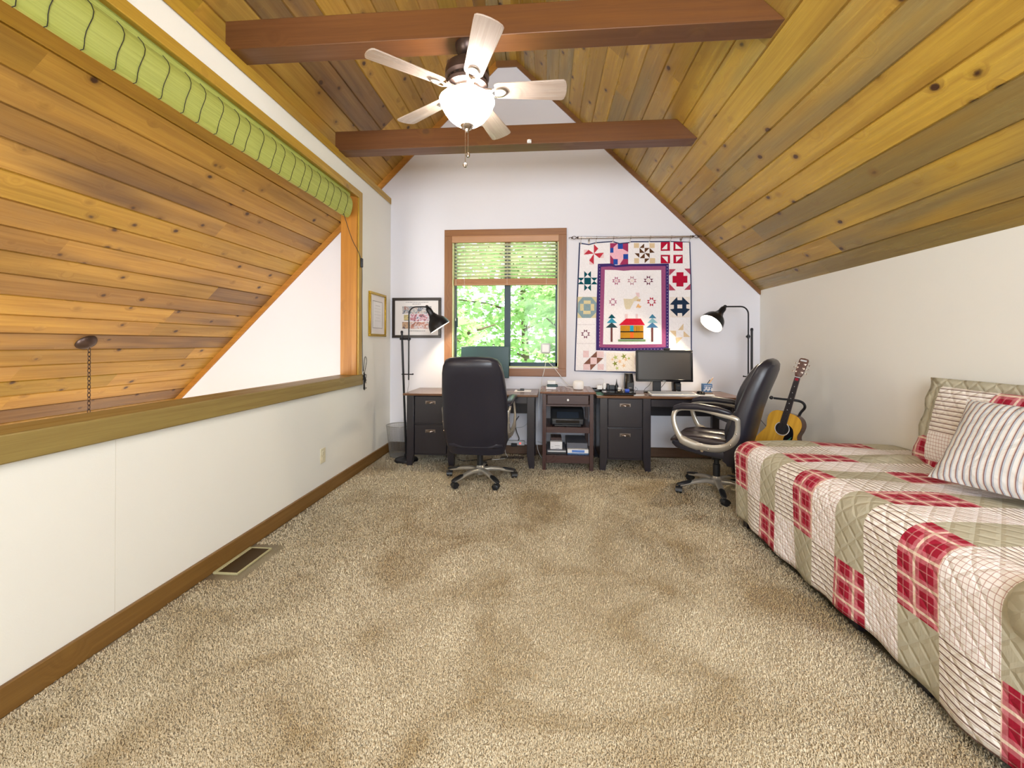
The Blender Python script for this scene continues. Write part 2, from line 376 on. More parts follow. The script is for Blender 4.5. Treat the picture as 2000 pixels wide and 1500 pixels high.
# ---------------- room shell ----------------
XL,XR,D,ZK,SR=-1.8284,2.3411,4.8322,1.853,.986
YF=-2.0; ZRIDGE=4.51; XFL=-.587; XFR=-.346; XO=-6.4; ZLOW=-2.6
zr=lambda x: ZK+SR*(XR-x)
zl=lambda x: ZRIDGE+(x-XFL)
ST=lambda o:tag(o,kind='structure')
def floor_mesh():
    mb=MB(); mb.box(XL,XR+.12,YF,D,-.22,0)
    n0=len(mb.v)
    # carpet tufts: short curled ribbons, denser where the carpet is seen from close by
    N=300000
    y=1.12+3.65*rng.random(N)**1.8; x=-1.80+4.1*rng.random(N)
    keep=((x<1.37)|(y>3.05))&~((x<-1.6)&(y>2.1)&(y<2.5)); x,y=x[keep],y[keep]; N=len(x)
    a=rng.random(N)*2*np.pi; L=.006+.008*rng.random(N); w=.0009+.0009*rng.random(N); h=.004+.007*rng.random(N)
    dx,dy=np.cos(a),np.sin(a); z0=np.full(N,-.001)
    V=np.empty((N,6,3)); 
    for k,(t,zz) in enumerate(((0,z0),(.55,h),(1.,h*.55))):
        cx=x+dx*L*t; cy=y+dy*L*t
        V[:,2*k,0]=cx-dy*w; V[:,2*k,1]=cy+dx*w; V[:,2*k,2]=zz
        V[:,2*k+1,0]=cx+dy*w; V[:,2*k+1,1]=cy-dx*w; V[:,2*k+1,2]=zz
    base=np.arange(N)[:,None]*6+n0
    Fq=np.concatenate([base+np.array([[0,1,3,2]]),base+np.array([[2,3,5,4]])],1).reshape(-1,4)
    allv=np.concatenate([np.array(mb.v),V.reshape(-1,3)])
    me=bpy.data.meshes.new('floor'); nf=len(mb.f); fb=np.array([list(f) for f in mb.f])
    faces=np.concatenate([fb,Fq])
    me.vertices.add(len(allv)); me.vertices.foreach_set('co',allv.astype(np.float32).ravel())
    me.loops.add(faces.size); me.loops.foreach_set('vertex_index',faces.astype(np.int32).ravel())
    me.polygons.add(len(faces)); me.polygons.foreach_set('loop_start',np.arange(0,faces.size,4,dtype=np.int32))
    me.polygons.foreach_set('loop_total',np.full(len(faces),4,dtype=np.int32))
    mi=np.ones(len(faces),dtype=np.int32); mi[:nf]=0; me.materials.append(MAT['carpet']); me.materials.append(MAT['carpet_fibre'])
    me.polygons.foreach_set('material_index',mi); me.update(calc_edges=True)
    o=bpy.data.objects.new('floor',me); COL.objects.link(o); return o
ST(floor_mesh())
# back gable wall with the window opening
WX0,WX1,WZ0,WZ1=-1.09,.14,.985,2.50
mb=MB()
mb.prism([(XO-.1,ZLOW),(WX0,ZLOW),(WX0,zl(WX0)+.02),(XO-.1,zl(XO-.1)+.02)],D,D+.12)
mb.prism([(WX1,ZLOW),(XR+.12,ZLOW),(XR+.12,ZK),(XR,ZK+.02),(WX1,zr(WX1)+.02)],D,D+.12)
mb.prism([(WX0,ZLOW),(WX1,ZLOW),(WX1,WZ0),(WX0,WZ0)],D,D+.12)
mb.prism([(WX0,WZ1),(WX1,WZ1),(WX1,zr(WX1)+.02),(XFR,ZRIDGE+.02),(XFL,ZRIDGE+.02),(WX0,zl(WX0)+.02)],D,D+.12)
ST(build('wall_back',mb,'wall_paint_daylight_tint'))
ST(build('wall_right',MB().box(XR,XR+.12,YF,D,-.2,ZK+.03),'wall_paint'))
# partition on the left: half wall, end pier and header around the big opening
XP=XL-.15; OY=4.03; OZ=2.74; LZ=.86
mb=MB(); mb.box(XP,XL,YF,D,ZLOW,LZ); mb.box(XP,XL,OY-.02,D,LZ,OZ-.02); mb.prism([(XP,OZ-.02),(XL,OZ-.02),(XL,2.93),(XP,3.02)],YF,D)
ST(build('wall_left',mb,'wall_paint'))
ST(build('wall_far_left',MB().box(XO-.1,XO,YF,D,ZLOW,zl(XO)+.1),'wall_paint'))
ST(build('floor_great_room',MB().box(XO-.1,XP,YF,D,ZLOW-.1,ZLOW),'carpet'))
# front gable wall behind the camera with its two window openings
mb=MB()
def fw_(x0,x1,z0,z1): mb.box(x0,x1,YF-.12,YF,z0,z1)
fw_(XO-.1,-5.3,ZLOW,-.3); fw_(-2.7,-.6,ZLOW,2.2); fw_(-5.3,-2.7,ZLOW,-1.4); fw_(1.6,XR+.12,ZLOW,1.9); fw_(-.6,1.6,ZLOW,1.0); 
mb.prism([(-2.7,2.2),(-.6,2.2),(-.6,zl(-.6)),(-2.7,zl(-2.7))],YF-.12,YF)
mb.prism([(-.6,2.5),(1.6,2.5),(1.6,zr(1.6)),(XFR,ZRIDGE),(XFL,ZRIDGE)],YF-.12,YF)
ST(build('wall_front',mb,'wall_paint'))
# planked ceilings with real V grooves
def planked(name,o,du,dv,Lu,Lv,nrm,m,w=.175):
    # o origin, du unit along the boards, dv unit across, nrm outward (up)
    o,du,dv,nrm=map(Vector,(o,du,dv,nrm)); vs=[];fs=[];uvs=[]; g=.010
    k=0; v=0.; prof=[]
    while v<Lv-1e-4:
        e=min(v+w,Lv); prof+= [(v,.010),(v+g,0),(e-g*.4,0.)]; v=e
    prof.append((Lv,.006))
    for vv,dep in prof:
        for uu in (0,Lu): vs.append(o+du*uu+dv*vv+nrm*dep)
    for i in range(len(prof)-1):
        fs.append((2*i,2*i+1,2*i+3,2*i+2)); a,b=prof[i][0],prof[i+1][0]
        mid=(a+b)/2; ea,eb=(a+1e-4,b-1e-4)
        uvs.append([(0,ea),(Lu,ea),(Lu,eb),(0,eb)])
    mb=MB(); mb._add(vs,fs,uvs); b=len(mb.v)
    # roof thickness above
    q=[o+nrm*.03,o+du*Lu+nrm*.03,o+du*Lu+dv*Lv+nrm*.03,o+dv*Lv+nrm*.03]; q2=[p+nrm*.15 for p in q]
    mb._add([tuple(p) for p in q+q2],[(0,1,2,3),(4,7,6,5),(0,4,5,1),(1,5,6,2),(2,6,7,3),(3,7,4,0)])
    return ST(build(name,mb,m,angle=20))
s2=math.sqrt(.5); c45=math.hypot(1,SR); dvR=(-1/c45,0,SR/c45)
YS=YF-.12; LU=D-YS+.1
planked('ceiling_right',(XR+.02,YS,ZK-.02*SR),(0,1,0),dvR,LU,(XR-XFR+.02)*c45,(SR/c45,0,1/c45),'cedar_planks_right')
planked('ceiling_left',(XO-.1,YS,zl(XO-.1)),(0,1,0),(s2,0,s2),LU,(XFL-XO+.1)*math.sqrt(2),(-s2,0,s2),'cedar_planks_left')
planked('ceiling_peak',(XFL-.01,YS,ZRIDGE),(0,1,0),(1,0,0),LU,XFR-XFL+.02,(0,0,1),'cedar_planks_right',.13)
# trims
ST(build('trim_1',MB().prism([(XR-.002,ZK),(XR-.002,ZK-.05),(XFR-.01,ZRIDGE-.065),(XFR,ZRIDGE)],D-.02,D-.001,'y'),'rake_wood'))
mb=MB(); mb.prism([(XFL,ZRIDGE),(XFL+.02,ZRIDGE-.07),(XO,zl(XO)-.07),(XO,zl(XO))],D-.02,D-.001,'y')
ST(build('trim_2',mb,'trim_cedar'))
ST(build('trim_3',MB().box(XFL,XFR,D-.021,D-.001,ZRIDGE-.07,ZRIDGE),'rake_wood'))
ST(build('trim_4',MB().prism([(XP,2.99),(XL+.012,2.885),(XL+.012,2.955),(XP,3.03)],YF,D-.02,'y'),'trim_gold'))
# casing of the opening in the partition, and the ledge
mb=MB(); mb.box(XL-.001,XL+.018,OY-.075,OY,.9,OZ); mb.box(XL-.001,XL+.018,YF,OY-.075,OZ-.07,OZ)
ST(build('trim_5',mb,'trim_gold',bevel=.003))
mb=MB(); mb.box(XP-.01,XL+.002,OY-.09,OY-.02,.92,OZ-.04)
ST(build('trim_6',mb,'trim_cedar',bevel=.003))
ST(build('trim_7',MB().box(XP-.01,XL-.001,YF,OY-.09,OZ-.06,OZ-.02),'trim_gold',bevel=.003))
ST(build('trim_8',MB().box(XP-.03,XL+.03,YF,OY+.0,.852,.952),'ledge_wood',bevel=.006))
ST(build('baseboard_left',MB().box(XL,XL+.018,YF,D,0,.105),'baseboard_wood',bevel=.004))
ST(build('baseboard_back',MB().box(XL+.018,XR,D-.018,D,0,.105),'baseboard_dark',bevel=.004))
ST(build('baseboard_right',MB().box(XR-.018,XR,YF,D-.018,0,.105),'baseboard_wood',bevel=.004))
# collar beams
def beam(y0,y1,label):
    ZB=2.947; zt=ZB+.165; mb=MB()
    x0=XL-.02
    mb.prism([(x0,ZB),(XR-(ZB-ZK)/SR,ZB),(XR-(zt-ZK)/SR,zt),(x0,zt)],y0,y1,'y',uvrot=False)
    o=build('ceiling_beam',mb,'beam_cedar',bevel=.004); return tag(o,label,kind='structure')
beam(2.285,2.425,'reddish cedar collar beam nearest the camera, carrying the ceiling fan')
beam(3.555,3.70,'reddish cedar collar beam near the back wall, behind the ceiling fan')

# added fill light: unseen glowing globe on a rod that brightens the room
gl_=thing('fill_globe','glowing white globe added behind the camera to brighten the room','fill light',(.3,-.55,2.9),world=False)
build('globe',MB().sphere((0,0,-.2),.14,14),'fill_globe_glow',gl_); build('rod',MB().lathe([(.01,-.05),(.01,.93)],n=10),'bronze_metal',gl_)

ST(build('trim_9',MB().box(XL,XL+.0006,1.658,1.6592,.11,.845),mat('seam_line','c9c6ba',.8)))
# ---------------- window in the back wall ----------------
win=thing('window_1',None,None,(-.477,D,.985),kind='structure')
mb=MB(); c=.09; X0,X1,Z0,Z1=-1.18,.228,.885,2.575
mb.box(X0,X1,D-.022,D,Z1-.075,Z1); mb.box(X0,X1,D-.022,D,Z0,Z0+c)
mb.box(X0,X0+c,D-.021,D,Z0+c,Z1-.075); mb.box(X1-c,X1,D-.021,D,Z0+c,Z1-.075)
build('window_casing',mb,'casing_wood',win,bevel=.003)
mb=MB(); 
for a,b,c_,d in((WX0,WX1,WZ0,WZ0+.012),(WX0,WX1,WZ1-.012,WZ1),(WX0,WX0+.012,WZ0,WZ1),(WX1-.012,WX1,WZ0,WZ1)): mb.box(a,b,D-.005,D+.07,c_,d)
build('window_jamb',mb,'sash_trim',win)
mb=MB(); y0,y1=D+.07,D+.11; xm=-.452
for a,b,c_,d in((WX0,WX1,WZ0,WZ0+.055),(WX0,WX1,WZ1-.04,WZ1),(WX0,WX0+.035,WZ0,WZ1),(WX1-.035,WX1,WZ0,WZ1),(xm-.035,xm+.035,WZ0,WZ1)): mb.box(a,b,y0,y1,c_,d)
build('window_frame',mb,'window_aluminium',win,bevel=.002)
build('window_pane',MB().box(WX0+.03,WX1-.03,D+.088,D+.092,WZ0+.05,WZ1-.03),'window_glass',win)
mb=MB(); mb.box(WX0+.04,WX0+.052,D+.055,D+.07,1.45,1.56); build('window_latch',mb,'window_aluminium',win)
# venetian blind
bl=thing('venetian_blind','cream slatted venetian blind half raised in the window behind the desks','blind',(-.477,D+.0,2.5))
mb=MB(); mb.prism([(D-.028,2.425),(D-.034,2.44),(D-.030,2.46),(D-.036,2.475),(D-.034,2.498),(D+.03,2.498),(D+.03,2.425)],WX0+.002,WX1-.002,'x')
build('valance',mb,'valance_wood',bl)
n=10
for i in range(n):
    z=2.405-i*.0405
    if z<2.03: break
    mb=MB(); M=Matrix.Rotation(R(-20),3,'X'); 
    pts=[(-.025+.0125*k, .0025*(1-((k-2)/2)**2)) for k in range(5)]
    up_=[M@Vector((0,a,b)) for a,b in pts]; 
    r0=[(WX0+.018,D+.035+p.y,z+p.z) for p in up_]; r1=[(WX1-.018,D+.035+p.y,z+p.z) for p in up_]
    mb.loft([r0,r1],closed=False); build('slat',mb,'blind_slat',bl,solid=.0025)
mb=MB(); 
for k in range(7): mb.box(WX0+.018,WX1-.018,D+.008,D+.058,1.955+k*.0085,1.960+k*.0085)
mb.box(WX0+.018,WX1-.018,D+.008,D+.060,1.935,1.953); mb.box(WX0+.018,WX1-.018,D+.012,D+.054,1.936,2.012)
build('bottom_rail',mb,'valance_wood',bl,bevel=.002)
for x in(-.95,-.452,.0):
    build('ladder_cord',MB().tube([(x,D+.008,2.425),(x,D+.008,1.94)],.0012,5).tube([(x,D+.062,2.425),(x,D+.062,1.94)],.0012,5),'cord_white',bl)
build('lift_cord',MB().tube([(-1.045,D+.0,2.43),(-1.05,D+.0,1.55)],.0015,5).lathe([(.002,0),(.006,.01),(.004,.03)],(-1.05,D,1.52),8),'cord_white',bl)
# wifi puck stuck to the window pane
sn=thing('window_sensor','white rounded square puck stuck on the window pane with cables','router',(0,D+.06,1.2))
mb=MB(); mb.box(-.062,.050,D+.03,D+.066,1.145,1.265); build('sensor_body',mb,'light_grey_plastic',sn,bevel=.028,seg=5)
mb=MB(); mb.box(-.045,.033,D+.026,D+.03,1.162,1.248); build('sensor_face',mb,'white_plastic',sn,bevel=.002)
def cable(name,label,pts,r,m,cat='cable',n=7,grp=None):
    o=build(name,MB().tube(bez(pts,n),r,6),m); return tag(o,label,cat,grp)
cable('white_cable','white cable hanging from the window puck behind the white box stack',[(-.012,D+.045,1.142),(-.005,D+.02,1.05),(-.02,D-.04,.96),(-.04,D-.05,.88),(-.05,D-.08,.80)],.0035,'cord_white')
cable('white_cable','white cable looping from the window puck towards the white speaker',[(.0,D+.045,1.142),(.02,D+.01,1.06),(.08,D-.045,1.0),(.16,D-.06,.90),(.22,D-.1,.83),(.27,D-.18,.797)],.0035,'cord_white')

# ---------------- ceiling fan ----------------
FX,FY=-.45,2.355
fan=thing('ceiling_fan','ceiling fan with five blades and glowing frosted bowl, hung below the front beam','ceiling fan',(FX,FY,2.947),world=False)
build('canopy',MB().lathe([(.068,0),(.068,-.012),(.06,-.04),(.04,-.062),(.016,-.07)],n=32),'bronze_metal',fan)
build('downrod',MB().lathe([(.013,-.065),(.013,-.115)],n=14),'bronze_metal',fan)
build('motor_housing',MB().lathe([(.02,-.085),(.05,-.09),(.088,-.105),(.118,-.13),(.124,-.155),(.124,-.185),(.112,-.2),(.112,-.215),(.118,-.222),(.115,-.24),(.09,-.25)],n=44),'bronze_metal',fan,angle=30)
mb=MB()
for k in range(20):
    a=2*math.pi*k/20; mb.obox((math.cos(a)*.1125,math.sin(a)*.1125,-.208),(.004,.018,.006),Matrix.Rotation(a,3,'Z'))
build('vent_slots',mb,'black_metal',fan)
build('switch_housing',MB().lathe([(.085,-.25),(.085,-.265),(.066,-.28),(.062,-.31),(.07,-.318)],n=36),'nickel',fan,angle=30)
angs=[3,75,147,219,291]
for a in angs:
    M=Matrix.Rotation(R(a),4,'Z')@Matrix.Translation((0,0,-.262))@Matrix.Rotation(R(-13),4,'X')
    mb=MB(); mb.M=M; w0,w1=.052,.07; r0,r1=.155,.562; out=[]
    out.append((r0,-w0*.8)); out.append((r0+.02,-w0)); out.append((r1-.05,-w1)); 
    for k in range(7):
        t=-math.pi/2+math.pi*k/6; out.append((r1-.022+.022*math.cos(t),w1*math.sin(t)*1.0))
    out+= [(r1-.05,w1),(r0+.02,w0),(r0,w0*.8)]
    n=len(out); vs=[(x,y,0) for x,y in out]+[(x,y,.008) for x,y in out]
    uvq=[(x,y) for x,y in out]
    mb._add(vs,[tuple(range(n))[::-1],tuple(range(n,2*n))]+[(i,(i+1)%n,n+(i+1)%n,n+i) for i in range(n)],[uvq[::-1],uvq]+[None]*n)
    bl_=build('blade',mb,'blade_wood',fan,bevel=.002)
    ir=MB(); ir.M=M
    ir.tube(bez([(.085,0,.0),(.13,0,-.012),(.15,.022,-.012),(.19,.03,-.008),(.215,.018,-.006),(.225,0,-.006),(.215,-.018,-.006),(.19,-.03,-.008),(.15,-.022,-.012),(.13,0,-.012)],4),.006,6,flat=(.6,1.3))
    ir.box(.07,.14,-.018,.018,-.006,.004)
    build('blade_iron',ir,'nickel',fan)
bowl=[(.0,-.452),(.03,-.450),(.075,-.435),(.105,-.41),(.128,-.378),(.145,-.345),(.152,-.325),(.156,-.318)]
bp=bowl+[(r-.004,h+.003) for r,h in bowl[::-1]]
build('light_bowl',MB().lathe(bp,n=48,cap=False),'frosted_bowl',fan)
build('finial',MB().lathe([(.036,-.446),(.038,-.455),(.03,-.468),(.014,-.476),(.008,-.49),(.0,-.494)],n=24),'nickel',fan)
build('pull_chain',MB().tube([(.004,.01,-.47),(.004,.01,-.60)],.0016,6).lathe([(.0,0),(.010,-.008),(.012,-.018),(.009,-.028),(0,-.03)],(.004,.01,-.60),12),'nickel',fan)
build('pull_chain',MB().tube([(-.008,-.01,-.47),(-.008,-.01,-.665)],.0016,6).lathe([(.0,0),(.010,-.008),(.014,-.016),(.008,-.028),(0,-.03)],(-.008,-.01,-.665),12),'nickel',fan)
tag(build('beam_sensor',MB().box(-.165,-.13,3.535,3.5549,2.95,2.975).box(-.155,-.14,3.52,3.536,2.955,2.97),'white_plastic',bevel=.002),'tiny white sensor clipped to the beam nearer the back wall','sensor')

# ---------------- woven blind rolled at the opening, cords ----------------
rb=thing('bamboo_blind','rolled green woven bamboo blind along the top of the wall opening','blind',(-1.90,1,2.69))
mb=MB(); BX,BZ=-1.885,2.555
def ell(y,k=1.):
    return [(BX+.052*k*math.cos(t)*(1+.12*math.sin(2*t)),y,BZ+.105*k*math.sin(t)) for t in [2*math.pi*i/24 for i in range(24)]]
ys=[YF+.03+i*(3.86-YF-.03)/40 for i in range(41)]
mb.loft([ell(ys[0],.8)]+[ell(y,1+.02*math.sin(y*9)) for y in ys]+[ell(3.872,.8)])
build('rolled_shade',mb,'green_bamboo',rb)
build('head_panel',MB().box(-1.865,-1.857,YF+.03,3.86,2.56,2.70),'green_bamboo',rb)
for i in range(40):
    y=3.75-i*.115-.01*(i%3)
    if y<1.1: break
    pts=[(BX+.055*math.cos(t)*(1+.12*math.sin(2*t)),y+.01*math.sin(3*t),BZ+.109*math.sin(t)) for t in [math.pi*(.62-1.15*k/12) for k in range(13)]]
    build('shade_cord',MB().tube(pts,.0016,4),'cord_black',rb)
cable('blind_cord','dark cord running from the bamboo blind down beside the opening',[(-1.86,3.74,2.45),(-1.84,3.86,2.25),(-1.802,3.985,2.06),(-1.80,4.0,1.7),(-1.80,4.01,1.3),(-1.80,4.03,.98),(-1.795,4.06,1.12),(-1.79,4.09,1.08),(-1.795,4.05,.96),(-1.80,4.04,.93)],.0028,'cord_black','cord')
cl=MB(); cl.box(-1.811,-1.792,3.975,4.01,2.0,2.09); tag(build('cord_cleat',cl,'black_plastic',bevel=.006),'black plastic cord cleat on the opening casing','cord cleat')
mb=MB(); random.seed(3)
for k in range(7):
    p=[(-1.795+random.uniform(-.012,.012),4.045+random.uniform(-.03,.035),.80+random.uniform(.0,.15)) for _ in range(6)]
    mb.tube(bez(p,4),.0028,5)
mb.tube([(-1.795,4.045,.97),(-1.795,4.045,.80)],.007,6)
tag(build('knotted_cord',mb,'cord_black'),'tangled bundle of dark blind cord at the ledge end','cord')

# ---------------- pendant in the great room ----------------
px,py=-3.835,3.231; pz=zl(px)
pn=thing('pendant_lamp','bronze canopy and chain of a lamp hanging from the far left wood ceiling','pendant lamp',(px,py,pz))
build('canopy',MB().lathe([(.075,-.002),(.075,.008),(.06,.03),(.03,.045),(.008,.05)],(px,py,pz),24,axis=(s2,0,-s2)),'bronze_metal',pn)
mb=MB(); z=pz-.05; i=0
x_=px+.03
while z>-.2:
    a=i%2*math.pi/2; ring=[(x_+.011*math.cos(t)*math.cos(a),py+.011*math.cos(t)*math.sin(a),z-.02+.022*math.sin(t)) for t in [2*math.pi*k/8 for k in range(8)]]
    mb.tube(ring,.003,5,closed=True); z-=.034; i+=1
build('chain',mb,'bronze_metal',pn)
build('lamp_shade',MB().lathe([(.04,-.2),(.12,-.26),(.2,-.4),(.195,-.4),(.11,-.27),(.03,-.21)],(x_,py,0),28),'bronze_metal',pn)
build('bulb',MB().sphere((x_,py,-.36),.045),'frosted_bowl',pn)
pl=bpy.data.lights.new('pendant_light','POINT'); pl.energy=45; pl.color=(1,.72,.42); pl.shadow_soft_size=.08
po=bpy.data.objects.new('pendant_light',pl); COL.objects.link(po); po.location=(x_,py,-.47)

# ---------------- small wall and floor fittings ----------------
o=thing('wall_outlet','ivory double outlet low on the left wall near the corner','outlet',(XL,3.33,.335))
build('cover_plate',MB().box(XL,XL+.006,3.292,3.368,.275,.395),'outlet_ivory',o,bevel=.003)
for z in(.312,.358): build('socket',MB().box(XL+.005,XL+.009,3.313,3.347,z-.014,z+.014),'outlet_ivory',o,bevel=.003)
v=thing('floor_vent','cream framed brown floor vent in the carpet by the left baseboard','floor vent',(-1.715,2.3,0))
mb=MB()
for a in((-1.805,-1.785,2.16,2.45),(-1.67,-1.662,2.16,2.45),(-1.785,-1.67,2.16,2.168),(-1.785,-1.67,2.442,2.45)): mb.box(*a,.0,.012)
build('frame',mb,'vent_cream',v,bevel=.002)
build('grille_back',MB().box(-1.785,-1.67,2.168,2.442,.0,.002),'black_metal',v)
mb=MB()
for k in range(22): y=2.173+k*.0125; mb.obox((-1.7275,y,.0065),(.114,.0075,.0016),Matrix.Rotation(R(30),3,'X'))
build('slats',mb,'vent_brown',v)
v=thing('floor_vent','narrow dark floor vent under the left desk','floor vent',(-.37,4.62,0))
mb=MB(); mb.box(-.5,-.24,4.58,4.68,.0,.006); build('frame',mb,'vent_brown',v,bevel=.002)
mb=MB()
for k in range(16): mb.box(-.487+k*.0155,-.478+k*.0155,4.59,4.67,.006,.009)
build('slats',mb,'black_metal',v)
# framed certificate on the left wall
o=thing('picture_frame','narrow gold framed certificate on the left wall by the corner','picture',(XL,4.43,1.56))
mb=MB(); y0,y1,z0,z1=4.21,4.65,1.33,1.80; w=.028
for a in((y0,y1,z0,z0+w),(y0,y1,z1-w,z1),(y0,y0+w,z0+w,z1-w),(y1-w,y1,z0+w,z1-w)): mb.box(XL,XL+.024,*a)
build('frame',mb,'gold_frame',o,bevel=.004)
build('mat_board',MB().box(XL,XL+.010,y0+w,y1-w,z0+w,z1-w),'mat_board',o)
mb=MB(); mb.box(XL+.010,XL+.0115,4.31,4.55,1.43,1.70); mb.cur=1
for k,(hw,t) in enumerate([(.06,.006),(.09,.003),(.085,.003),(.09,.003),(.05,.003),(.08,.003)]): mb.box(XL+.0115,XL+.012,4.43-hw,4.43+hw,1.665-k*.033-t,1.665-k*.033)
mb.cur=2
for a in((4.30,4.56,1.42,1.424),(4.30,4.56,1.706,1.71),(4.30,4.304,1.42,1.71),(4.556,4.56,1.42,1.71)): mb.box(XL+.010,XL+.0112,*a)
build('certificate',mb,['paper','light_grey_plastic','grey_stack'],o)
# photo collage on the back wall
o=thing('picture_frame','black framed photo collage on the back wall behind the left lamp','picture',(-1.51,D,1.555))
mb=MB(); x0,x1,z0,z1=-1.80,-1.218,1.322,1.79; w=.032
for a,b in(((x0,x1),(z0,z0+w)),((x0,x1),(z1-w,z1)),((x0,x0+w),(z0+w,z1-w)),((x1-w,x1),(z0+w,z1-w))): mb.box(*a,D-.026,D,*b)
build('frame',mb,'black_frame',o,bevel=.003)
build('mat_board',MB().box(x0+w,x1-w,D-.012,D,z0+w,z1-w),'mat_board',o)
def photo(x0,x1,z0,z1,tones,seed):
    t=NT('photo_print_%d'%seed); ob=t.tc(); n=t.noise(ob,14+seed,3,.6,1.5)
    t.set(t.b.inputs['Base Color'],t.ramp(t.noise(t.xyz(t.math('ADD',t.sep(ob)[0],seed*3.),0.,t.sep(ob)[2]),22,3,.65,1.),[(.32+.34*i/(len(tones)-1),srgb(c)) for i,c in enumerate(tones)],'EASE'))
    t.b.inputs['Roughness'].default_value=.25; MAT['photo%d'%seed]=t.m
    build('photo',MB().box(x0,x1,D-.0145,D-.012,z0,z1),'photo%d'%seed,o)
photo(-1.68,-1.335,1.605,1.69,['2c3448','7c8494','c8c4c4','8a4a3c'],1)
photo(-1.585,-1.335,1.515,1.60,['242c48','b0586a','d8d0e0','383c64'],2)
photo(-1.68,-1.585,1.43,1.508,['5a3c30','c8a484','403c4c'],3)
photo(-1.58,-1.335,1.43,1.508,['5c2c24','a85c40','d8c8c8','2c2c58'],4)
photo(-1.66,-1.60,1.525,1.592,['28282c','d8c890','38383c'],5)
for rows in(((.13,1.735),(.05,1.715)),((.09,1.40),)):
    mb=MB()
    for hw,z in rows:
        x=-1.51-hw
        while x<-1.51+hw:
            l=random.uniform(.008,.022); mb.box(x,x+l,D-.0135,D-.012,z,z+.006); x+=l+.006
    build('caption',mb,'grey_stack',o)

# ---------------- wall quilt on its rod ----------------
QC={'blush':'e4c8cc','red':'c03848','berry':'a03860','pink':'ecb8c8','blue':'2c50a4','tan':'dcc4a0','brown':'5c3c28','crimson':'b01838','white':'eeebef','teal':'14505c','sand':'d4c8a0','slate':'88a0a8','plum':'703850','mocha':'80584c','cream':'f0e8e0','lime':'b8c070','olive':'8c9448','peach':'e8c49c','coral':'e08468','rose':'b04860','lin':'e8e0dc','navy':'24344c','indigo':'40306c','mauve':'98527c','mauve2':'a85878','dusty':'b88c98','lin2':'dcd0b4','tan2':'d4b48c','peach2':'e8b880','sky':'3c94b4','slate2':'304850','steel':'4880a0','mist':'8cbcc8','steel2':'4878a4','bark':'683c3c','crimson2':'c42038','gold':'b88428','sky2':'2898b8','orange':'e06830','green':'789870','black':'202020'}
qnames=['quilt_'+k for k in QC]
for k,h in QC.items():
    t=NT('quilt_'+k); c=srgb(h); o3=t.tc(); u,_,v_=t.sep(o3)
    t.set(t.b.inputs['Base Color'],t.mix(t.noise(o3,90,2),tuple(x*.86 for x in c[:3])+(1,),tuple(min(1,x*1.1) for x in c[:3])+(1,)))
    t.b.inputs['Roughness'].default_value=.9; t.b.inputs['Specular IOR Level'].default_value=.1
    q=t.math('MINIMUM',t.math('PINGPONG',t.math('ADD',u,v_),.03),t.math('PINGPONG',t.math('SUBTRACT',u,v_),.03))
    t.bump(t.math('ADD',t.math('MINIMUM',t.math('MULTIPLY',q,80.),1.),t.noise(o3,12,3)),.35,.004); MAT['quilt_'+k]=t.m
mat('quilt_binding','26325c',.9)
qt=thing('patchwork_quilt','patchwork wall quilt with log cabin, two pine trees and dark blue edge','quilt',(.97,D-.02,1.65))
base=[[-0.613, 1.394], [-0.523, 1.379], [-0.444, 1.399], [-0.352, 1.405], [-0.256, 1.409], [-0.182, 1.385], [-0.069, 1.395], [-0.056, 1.404], [0.144, 1.401], [0.367, 1.4], [0.378, 1.399], [0.582, 1.391], [0.598, 0.896], [0.602, 0.199], [0.602, -0.062], [0.27, -0.059], [-0.133, -0.054], [-0.674, -0.045], [-0.648, 0.79], [-0.624, 1.404]]
yq=D-.022
mb=MB(); pts=[(a+1,b+1) for a,b in base]
mb.prism([(a+.003*(1 if a<.9 else -1),b-.004) for a,b in pts],yq,yq+.01); build('quilt_cloth',mb,'quilt_white',qt)
cx_,cz_=.97,1.67
ed=MB(); P3=[Vector((a,yq+.004,b)) for a,b in pts]; ed.tube(P3,.008,6,closed=True); build('binding',ed,'quilt_binding',qt)
